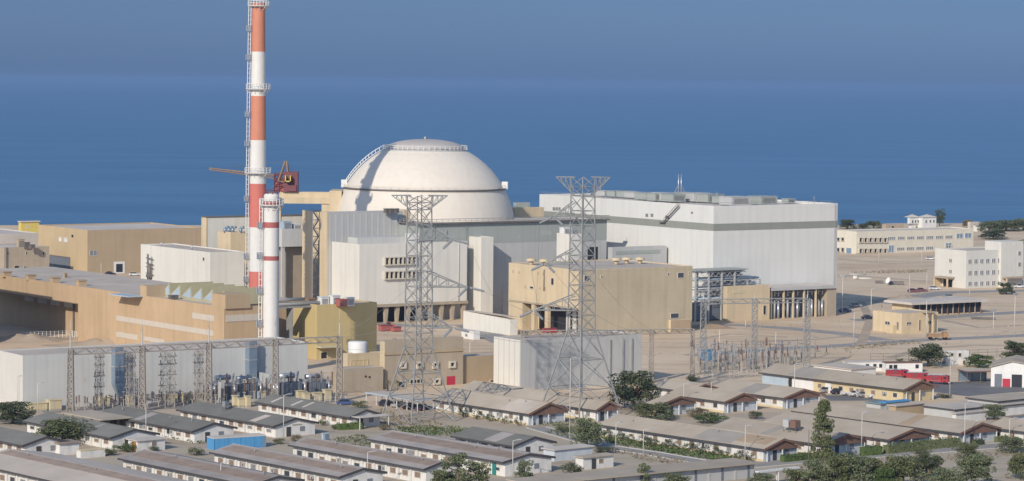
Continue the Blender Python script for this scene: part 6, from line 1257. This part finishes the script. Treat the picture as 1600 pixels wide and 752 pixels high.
# ------------------------------------------------------------------ vegetation
def leaf_cloud(b, c, rx, rz, n_, size, r):
    for _ in range(n_):
        while True:
            v = Vector((r.uniform(-1, 1), r.uniform(-1, 1), r.uniform(-1, 1)))
            if v.length < 1: break
        v = v.normalized() * (v.length ** .5)
        p = Vector(c) + Vector((v.x * rx, v.y * rx, v.z * rz)); a = Vector((r.gauss(0, 1), r.gauss(0, 1), r.gauss(0, 1))).normalized(); d = a.orthogonal().normalized(); e = a.cross(d); s = size * r.uniform(.6, 1.3)
        b.q(p - d * s - e * s * .5, p + d * s * .2 - e * s * .6, p + d * s + e * s * .3, p - d * s * .1 + e * s * .6)
CROWNS = {}
def crown_mesh(kind, m, seed):
    key = (kind, m.name, seed)
    if key in CROWNS: return CROWNS[key]
    r = random.Random(seed * 77 + len(kind)); b = MB(); k = MB()
    if kind == 'round':
        k.tube((0, 0, 0), (.02, 0, .35), .035, .022, 7)
        for _ in range(42):
            a = r.uniform(0, 6.28); rr = r.uniform(.1, .40); z = r.uniform(.26, .86); w = math.sqrt(max(.05, 1 - ((z - .5) / .5) ** 2)); c = (rr * w * math.cos(a), rr * w * math.sin(a), z); q = r.uniform(.09, .17)
            leaf_cloud(b, c, q, q * .8, 120, .023, r)
            if r.random() < .35: k.tube((.02, 0, .33), c, .016, .006, 5)
        for _ in range(10): a = r.uniform(0, 6.28); leaf_cloud(b, (.36 * math.cos(a), .36 * math.sin(a), r.uniform(.1, .3)), .12, .1, 50, .024, r)
    elif kind == 'umbrella':
        k.tube((0, 0, 0), (.03, 0, .4), .03, .022, 7)
        for _ in range(46):
            a = r.uniform(0, 6.28); rr = math.sqrt(r.random()) * .42; c = (rr * math.cos(a), rr * math.sin(a), .82 - rr * .75 + r.uniform(-.16, .08)); q = r.uniform(.07, .12)
            leaf_cloud(b, c, q, q * 1.3, 85, .022, r)
            if r.random() < .4: k.tube((.03, 0, .38), c, .014, .005, 5)
    elif kind == 'tall':
        k.tube((0, 0, 0), (.03, .02, .5), .05, .03, 7); k.tube((.03, .02, .5), (0, 0, .9), .03, .01, 6)
        for _ in range(30):
            z = r.uniform(.18, .93); a = r.uniform(0, 6.28); w = .34 * math.sin(min(1, (z + .1)) * 2.6) + .06; rr = r.uniform(.2, 1) * w; c = (rr * math.cos(a), rr * math.sin(a), z); q = r.uniform(.08, .15)
            leaf_cloud(b, c, q * 1.3, q * .7, 95, .026, r)
            if r.random() < .5: k.tube((.02, .01, max(.1, z - .15)), c, .014, .005, 5)
    elif kind == 'conifer':
        k.tube((0, 0, 0), (0, 0, .95), .05, .012, 7)
        for _ in range(120):
            z = r.uniform(.07, .97); a = r.uniform(0, 6.28); w = .42 * (1 - z) ** .5 * (.8 if z < .14 else 1) + .03; rr = r.uniform(.2, .8) * w; c = (rr * math.cos(a), rr * math.sin(a), z); q = r.uniform(.08, .15)
            leaf_cloud(b, c, q * 1.15, q * .34, 60, .021, r)
            if r.random() < .3: k.tube((0, 0, z - .04), c, .012, .004, 4)
    elif kind == 'shrub':
        for i in range(5): a = i * 1.3; k.tube((0, 0, 0), (.3 * math.cos(a), .3 * math.sin(a), .55), .02, .008, 5)
        for _ in range(28): a = r.uniform(0, 6.28); rr = math.sqrt(r.random()) * .38; leaf_cloud(b, (rr * math.cos(a), rr * math.sin(a), r.uniform(.2, .82 - rr * .5)), .12, .15, 60, .028, r)
    elif kind == 'ball':
        k.tube((0, 0, 0), (0, 0, .4), .05, .03, 6)
        for _ in range(14): a = r.uniform(0, 6.28); z = r.uniform(.2, .85); w = math.sqrt(max(0, 1 - ((z - .5) / .5) ** 2)) * .36; leaf_cloud(b, (w * math.cos(a), w * math.sin(a), z), .16, .15, 34, .045, r)
    elif kind == 'palm':
        k.tube((0, 0, 0), (.02, 0, .62), .05, .04, 8)
        for i in range(26):
            a = r.uniform(0, 6.28); el = r.uniform(-.3, 1.2); p = Vector((.02, 0, .62)); L = r.uniform(.36, .46); d = Vector((math.cos(a) * math.cos(el), math.sin(a) * math.cos(el), math.sin(el))); s = Vector((-math.sin(a), math.cos(a), 0)); prev = p
            for j in range(6):
                nx = prev + d * (L / 6); d = (d + Vector((0, 0, -.22))).normalized(); w0, w1 = .035 * (1 - j / 7), .035 * (1 - (j + 1) / 7)
                for sg in (-1, 1): b.q(prev, nx, nx + s * (sg * w1) - Vector((0, 0, w1 * .5)), prev + s * (sg * w0) - Vector((0, 0, w0 * .5)))
                prev = nx
    CROWNS[key] = (b, k)
    me = []
    for mb, mm, nm in ((b, m, 'crown'), (k, M_BARK, 'trunk')):
        o = mb.build(nm, mm); me.append(o.data); bpy.data.objects.remove(o)
    CROWNS[key] = me; return me
def tree(label, px, pyb, wpx, hpx, kind, m, seed=1, name='tree', cat='tree', group=None):
    O = G(px, pyb); s = scale_at(O); W, h = wpx / s, hpx / s
    t = thing(name, label, cat, O, rnd.uniform(0, 6.28), group)
    wk = {'round': .90, 'umbrella': .84, 'tall': .76, 'conifer': .66, 'shrub': .95, 'ball': .95, 'palm': .85}[kind]; t.scale = (W / wk, W / wk, h)
    for me, nm in zip(crown_mesh(kind, m, seed), ('crown' if kind not in ('shrub', 'ball') else 'foliage', 'trunk' if kind not in ('shrub', 'ball') else 'stems')):
        o = bpy.data.objects.new(nm, me); COL.objects.link(o); o.parent = t
    return t
VT = 'trees among the barracks'
for a in (('dark bushy tree at the left picture edge below the warehouse', 20, 662, 74, 36, 'round', L_DARK, 1), ('wide dark acacia spreading over the grey roofs', 98, 692, 100, 41, 'round', L_OLIVE, 36), ('dark rounded tree behind the barrack between the pylons', 828, 606, 38, 23, 'round', L_DARK, 2),
          ('biggest dark tree, right of the second pylon', 990, 640, 82, 66, 'round', L_DARK, 3), ('dark tree in front of the pale yellow barrack', 1331, 613, 52, 32, 'round', L_DARK, 4), ('dark tree behind the fire engines', 1451, 573, 62, 38, 'round', L_DARK, 5), ('dark tree at the right edge behind the fire station', 1587, 566, 52, 36, 'round', L_DARK, 6),
          ('fresh green tree beside the two storey white house', 1530, 574, 46, 22, 'round', L_BRIGHT, 7), ('olive thicket at the foot of the biggest dark tree', 1024, 656, 64, 28, 'round', L_OLIVE, 8), ('light grey green eucalyptus left of the longest barrack', 917, 700, 56, 50, 'round', L_GREY, 9),
          ('slender conifer standing among the tan roofs', 1286, 722, 36, 98, 'conifer', L_OLIVE, 1), ('tall loose tree at the lower edge left of the green door', 717, 770, 52, 66, 'tall', L_GREY, 1), ('tall loose tree beside it, nearer the green door', 748, 768, 34, 50, 'tall', L_OLIVE, 2), ('slender tree at the corner of the green door barrack', 820, 765, 32, 48, 'tall', L_GREY, 3), ('low bushy tree at the lower edge below the tall loose ones', 690, 768, 44, 36, 'round', L_OLIVE, 9),
          ('small tree in front of the long low shed', 1006, 764, 22, 42, 'tall', L_GREY, 4), ('bushy tree in front of the long low shed, its middle', 1055, 766, 50, 28, 'round', L_OLIVE, 10), ('grey green tree left of the white pergola', 1190, 768, 50, 30, 'round', L_GREY, 11), ('tree at the right end of the white pergola', 1245, 764, 46, 34, 'round', L_OLIVE, 12),
          ('leafy tree left in the roadside grove', 1298, 766, 62, 56, 'round', L_OLIVE, 13), ('tall loose tree at the left end of the roadside grove', 1272, 768, 44, 52, 'tall', L_GREY, 6), ('low olive tree between the two largest of the grove', 1374, 758, 60, 46, 'round', L_OLIVE, 33), ('dark tree behind the leafy left tree of the grove', 1318, 742, 56, 38, 'round', L_DARK, 34), ('pale tree in front at the right of the grove', 1478, 770, 56, 44, 'round', L_GREY, 35), ('middle tree of the roadside grove', 1340, 764, 66, 58, 'round', L_GREY, 14), ('largest tree in the roadside grove', 1410, 764, 72, 60, 'round', L_OLIVE, 15), ('dark tree behind the largest one in the roadside grove', 1450, 748, 48, 44, 'round', L_DARK, 16), ('pale tree at the right end of the roadside grove', 1522, 764, 64, 56, 'round', L_GREY, 17), ('small green tree at the right lower corner', 1594, 748, 46, 44, 'round', L_OLIVE, 18), ('round tree beside the road at the right', 1580, 707, 50, 26, 'round', L_GREY, 19), ('olive tree at the roadside below the bend', 1512, 716, 42, 26, 'round', L_OLIVE, 20), ('bright bushy tree in front of the roadside grove', 1378, 768, 40, 40, 'round', L_BRIGHT, 21),
          ('pale shrubby tree near the flat sheds', 1553, 656, 38, 26, 'round', L_GREY, 22), ('dark bush at the right porch of the three storey office', 1572, 460, 30, 20, 'round', L_DARK, 23)):
    tree(*a, group=VT)
for a in (('palm between the grey roofs above the blue container', 364, 662, 26, 36, 'palm', L_OLIVE, 1), ('small palm left of the relay building door', 606, 610, 16, 22, 'palm', L_DRY, 2), ('small palm against the relay building wall', 621, 610, 14, 20, 'palm', L_OLIVE, 3), ('palm among dusty rubble right of the palm above the container', 384, 664, 28, 24, 'palm', L_DRY, 4)): tree(*a, name='palm_tree', cat='palm', group='palms among the barracks')
for a in (('seaside tree beside the white villa', 1468, 353, 16, 28, 'tall', L_DARK, 5), ('low tree on the shore right of the white hall', 1324, 358, 30, 16, 'round', L_DARK, 24), ('low tree on the shore left of the villas', 1365, 357, 28, 13, 'round', L_OLIVE, 25), ('bushy tree right of the pinkish shore shed', 1545, 362, 40, 18, 'round', L_GREY, 26), ('wide bushy tree near the shore at the right', 1572, 361, 52, 18, 'round', L_OLIVE, 27), ('bushy tree on the shore at the right picture edge', 1600, 360, 44, 20, 'round', L_GREY, 28), ('dark low thicket before the shore trees', 1552, 374, 46, 16, 'round', L_DARK, 29), ('reddish dry tree on the shore', 1512, 356, 22, 13, 'round', L_DRY, 30), ('small tree behind the long office roof', 1348, 358, 18, 10, 'round', L_DARK, 31)): tree(*a, group='trees along the shore')
SH = 'shrubs around the barracks'
for a in (('yellowish shrub mound in front of the blue ended barrack', 1112, 661, 62, 20, L_BRIGHT), ('brownish dry shrub beside the yellowish mound', 1085, 652, 40, 18, L_DRY), ('small bush on the roof edge left of the switchyard', 1082, 598, 24, 15, L_DARK), ('dark shrub poking up behind the tan roof', 1180, 655, 26, 16, L_DARK), ('hanging green shrub at the white wall', 1264, 605, 16, 16, L_DARK), ('dark shrub in the gap of the roof between the pylons', 785, 617, 30, 14, L_DARK), ('bright hedge like shrub beside the orange door hut', 198, 706, 46, 17, L_BRIGHT), ('dark shrub right of the orange door hut', 306, 712, 30, 16, L_OLIVE), ('dark shrub against the blue container', 396, 697, 22, 12, L_DARK), ('reddish dry shrub at the white gable with brown door', 462, 690, 22, 14, L_DRY), ('green shrub left of the blue cabin', 436, 694, 22, 11, L_OLIVE), ('green shrub along the white barrack left of the pylon', 504, 665, 18, 12, L_OLIVE), ('second green shrub along the white barrack left of the pylon', 523, 671, 16, 11, L_BRIGHT), ('olive shrub beside the blue car', 562, 638, 30, 14, L_OLIVE), ('shrub in the rubble at the first pylon', 600, 672, 26, 12, L_DRY), ('low shrub at the corner of the yellow barrack', 1402, 621, 10, 10, L_BRIGHT), ('dark shrub strip at the end of the yellow barrack', 1475, 622, 28, 8, L_DARK), ('dark shrub behind the shuttered cabin', 895, 742, 44, 22, L_DARK), ('dark shrub strip right of the dusty shed', 945, 708, 44, 12, L_DARK), ('green bush in the sand near the fence', 1407, 567, 14, 8, L_BRIGHT), ('green bush at the lower left barrack', 170, 712, 30, 15, L_BRIGHT), ('small shrub in front of the warehouse', 240, 705, 20, 10, L_OLIVE), ('green clump under the second pylon front leg', 880, 676, 30, 16, L_OLIVE), ('roadside shrub left of the white posts', 1440, 712, 34, 14, L_OLIVE), ('dry shrub on the lower right sand', 1540, 725, 30, 14, L_DRY)):
    tree(*a[:5], 'shrub', a[5], 1 + len(a[0]) % 3, name='shrub', cat='shrub', group=SH)
# clipped bushes before the longest barrack
h = H[1]; n_ = 13
for i in range(n_):
    P = h['O'] + h['dx'] * (-1.2) + h['dy'] * (h['L'] * (.06 + .07 * i)); t = thing('clipped_bush', 'round clipped dark bush in the row along the longest barrack', 'bush', P, i, 'clipped bushes along the longest barrack'); s = rnd.uniform(1.8, 2.5); t.scale = (s * 1.2, s * 1.2, s)
    for me, nm in zip(crown_mesh('ball', L_DARK, 1 + i % 3), ('foliage', 'stems')): o = bpy.data.objects.new(nm, me); COL.objects.link(o); o.parent = t
h = H[10]
for i in range(5):
    P = h['O'] + h['dx'] * (-1.5) + h['dy'] * (h['L'] * (.05 + .14 * i)); t = thing('clipped_bush', 'dark clipped bush along the barrack between the pylons', 'bush', P, i, 'clipped bushes between the pylons'); s = rnd.uniform(1.8, 2.8); t.scale = (s, s, s)
    for me, nm in zip(crown_mesh('ball', L_DARK, 1 + i % 3), ('foliage', 'stems')): o = bpy.data.objects.new(nm, me); COL.objects.link(o); o.parent = t
def hedge(label, pts, w, h, m=None):
    r = random.Random(len(label)); b = MB(); P = [G(*p) for p in pts]; O = P[0]
    for p, q in zip(P, P[1:]):
        p, q = p - O, q - O; d = (q - p); L_ = d.length; d.normalize(); n_ = Vector((-d.y, d.x, 0)); a = [p + n_ * w * .35, q + n_ * w * .35, q - n_ * w * .35, p - n_ * w * .35]; b.prism([(v.x, v.y) for v in a[::-1]], 'z', 0, h * .82)
        for _ in range(int(L_ * 55)):
            t = r.random(); u = r.uniform(-.5, .5); z = h * (r.random() ** .5) * r.uniform(.85, 1.06) if abs(u) < .4 else r.uniform(.05, h); v = p + d * (t * L_) + n_ * (u * w) + Vector((0, 0, z)); leaf_cloud(b, v, .1, .1, 1, .20, r)
    tag(b.build('hedge', m or L_OLIVE, None, O), label, 'hedge')
hedge('green hedge below the gables of the two barracks beside the longest one', [(1222, 722), (1262, 718), (1294, 715)], 1.8, 1.5, L_BRIGHT)
hedge('green hedge in front of the gable behind the conifer', [(1346, 712), (1376, 710)], 2.0, 2.1, L_BRIGHT); hedge('long dark hedge along the road before the brown gables', [(1384, 709), (1440, 703), (1497, 697)], 2.2, 2.1, L_OLIVE); hedge('dark hedge at the corner of the bend barrack', [(1521, 696), (1535, 694)], 1.6, 1.2, L_DARK); hedge('green hedge right of the last brown gable', [(1556, 692), (1600, 688)], 1.6, 1.4, L_OLIVE)
hedge('green hedge in front of the porch roof barrack', [(528, 672), (567, 670)], 2.0, 1.6, L_BRIGHT)
# strips of green
def strip(pts, seed, dens=3.0, m=None, size=.22, name='grass'):
    r = random.Random(seed); P = [G(*p) for p in pts]; b = MB()
    xs = [p.x for p in P]; ys = [p.y for p in P]
    def inside(x, y):
        c = False; j = len(P) - 1
        for i in range(len(P)):
            if (P[i].y > y) != (P[j].y > y) and x < (P[j].x - P[i].x) * (y - P[i].y) / (P[j].y - P[i].y) + P[i].x: c = not c
            j = i
        return c
    area = (max(xs) - min(xs)) * (max(ys) - min(ys))
    for _ in range(int(area * dens)):
        x, y = r.uniform(min(xs), max(xs)), r.uniform(min(ys), max(ys))
        if inside(x, y): leaf_cloud(b, (x, y, .18 + .25 * r.random() * (1 + math.sin(x * .9) * math.cos(y * .7))), .25, .15, 2, size, r)
    tag(b.build(name, m or L_OLIVE), 'low green ground cover', kind='stuff')
strip([(940, 684), (1000, 690), (1080, 704), (1180, 722), (1150, 727), (1090, 717), (1020, 705), (950, 694)], 1, 4.5, L_BRIGHT)
strip([(740, 655), (800, 662), (880, 668), (900, 660), (850, 655), (780, 645)], 2, 2.0)
strip([(610, 680), (700, 682), (735, 672), (690, 668), (620, 668)], 3, 3.0, L_BRIGHT)
strip([(850, 675), (900, 690), (930, 682), (905, 665)], 4, 2.0)
strip([(245, 682), (300, 694), (340, 694), (300, 684)], 5, 2.5, L_BRIGHT)
strip([(500, 690), (570, 705), (600, 690), (560, 680)], 6, 2.0)
strip([(1200, 735), (1320, 722), (1480, 712), (1600, 704), (1600, 712), (1400, 728), (1240, 742)], 7, .8, L_DRY)
strip([(950, 700), (1050, 716), (1100, 730), (1000, 722)], 8, 1.2, L_DRY)
strip([(1300, 546), (1380, 536), (1440, 533), (1400, 541), (1320, 548)], 9, .6, L_DRY)
strip([(590, 640), (660, 655), (730, 672), (640, 676), (590, 665)], 10, 1.0, L_DRY)

# stones, scraps and dry scrub on the open ground
r = random.Random(5); b = MB()
for _ in range(500):
    px, py = r.uniform(1080, 1600), r.uniform(400, 560)
    if r.random() < .3: px, py = r.uniform(560, 1080), r.uniform(500, 560)
    O = G(px, py); s = r.uniform(.12, .5) * (1 if r.random() < .92 else 2); b.tube((O.x, O.y, -.05), (O.x + r.uniform(-.2, .2) * s, O.y, s * r.uniform(.4, .9)), s, s * .5, 5, True, False)
tag(b.build('rubble', mat('rubble_stone', (.36, .29, .22), .95, .3, .6)), 'scattered stones on the open ground', kind='stuff')
strip([(1330, 426), (1400, 423), (1448, 422), (1448, 426), (1390, 428), (1335, 428)], 21, .7, L_DRY, .22); strip([(1340, 541), (1440, 535), (1440, 538), (1350, 545)], 24, 1.2, L_DRY, .16); strip([(1540, 380), (1600, 376), (1600, 382), (1540, 387)], 25, .5, L_OLIVE, .3, 'scrub')
M_TRACK = mat('wheel_rutted_sand', (.47, .375, .28), .95, .14, .2)
for pts, w in (([(1310, 405), (1390, 412), (1470, 410), (1520, 404)], 3), ([(1320, 430), (1400, 436), (1450, 440)], 3), ([(1345, 470), (1360, 500), (1345, 540)], 3), ([(1180, 535), (1280, 530), (1340, 524)], 2.5), ([(1390, 560), (1440, 545), (1520, 540), (1600, 541)], 3), ([(1470, 500), (1530, 512), (1600, 508)], 3), ([(1090, 530), (1140, 522), (1230, 527)], 2.5)):
    road('path', pts, w, M_TRACK, .012)
for i, (px, py, w_, h_, m_, lab) in enumerate(((1340, 430, 7, .3, M_PGREY, 'long pale pipe lying on the bare ground right of the hall'), (1352, 436, 5, .25, M_WPAINT, 'shorter white pipe lying on the bare ground'), (1374, 443, 3, 1.0, M_DSTEEL, 'dark crate among scrap by the white dish'), (1400, 445, 6, 1.3, M_DSTEEL, 'dark low trailer bed right of the white dish'), (1536, 499, 8, .6, M_DSTEEL, 'low row of dark beams right of the glazed pavilion'), (1336, 437, 1.6, .8, M_WPAINT, 'small white crate beside the lying pipes'))):
    O = G(px, py); b = MB()
    if 'pipe' in lab: b.tube((-w_ / 2, 0, h_), (w_ / 2, 0, h_), h_, None, 8)
    else: b.box(-w_ / 2, w_ / 2, -1, 1, .25, h_); [b.box(x - .15, x + .15, -.9, .9, 0, .25) for x in (-w_ * .35, 0, w_ * .35)]
    o = b.build('lying_pipe' if 'pipe' in lab else 'crate', m_, None, O); o.rotation_euler = (0, 0, r.uniform(-.2, .3)); tag(o, lab, 'pipe' if 'pipe' in lab else 'crate')
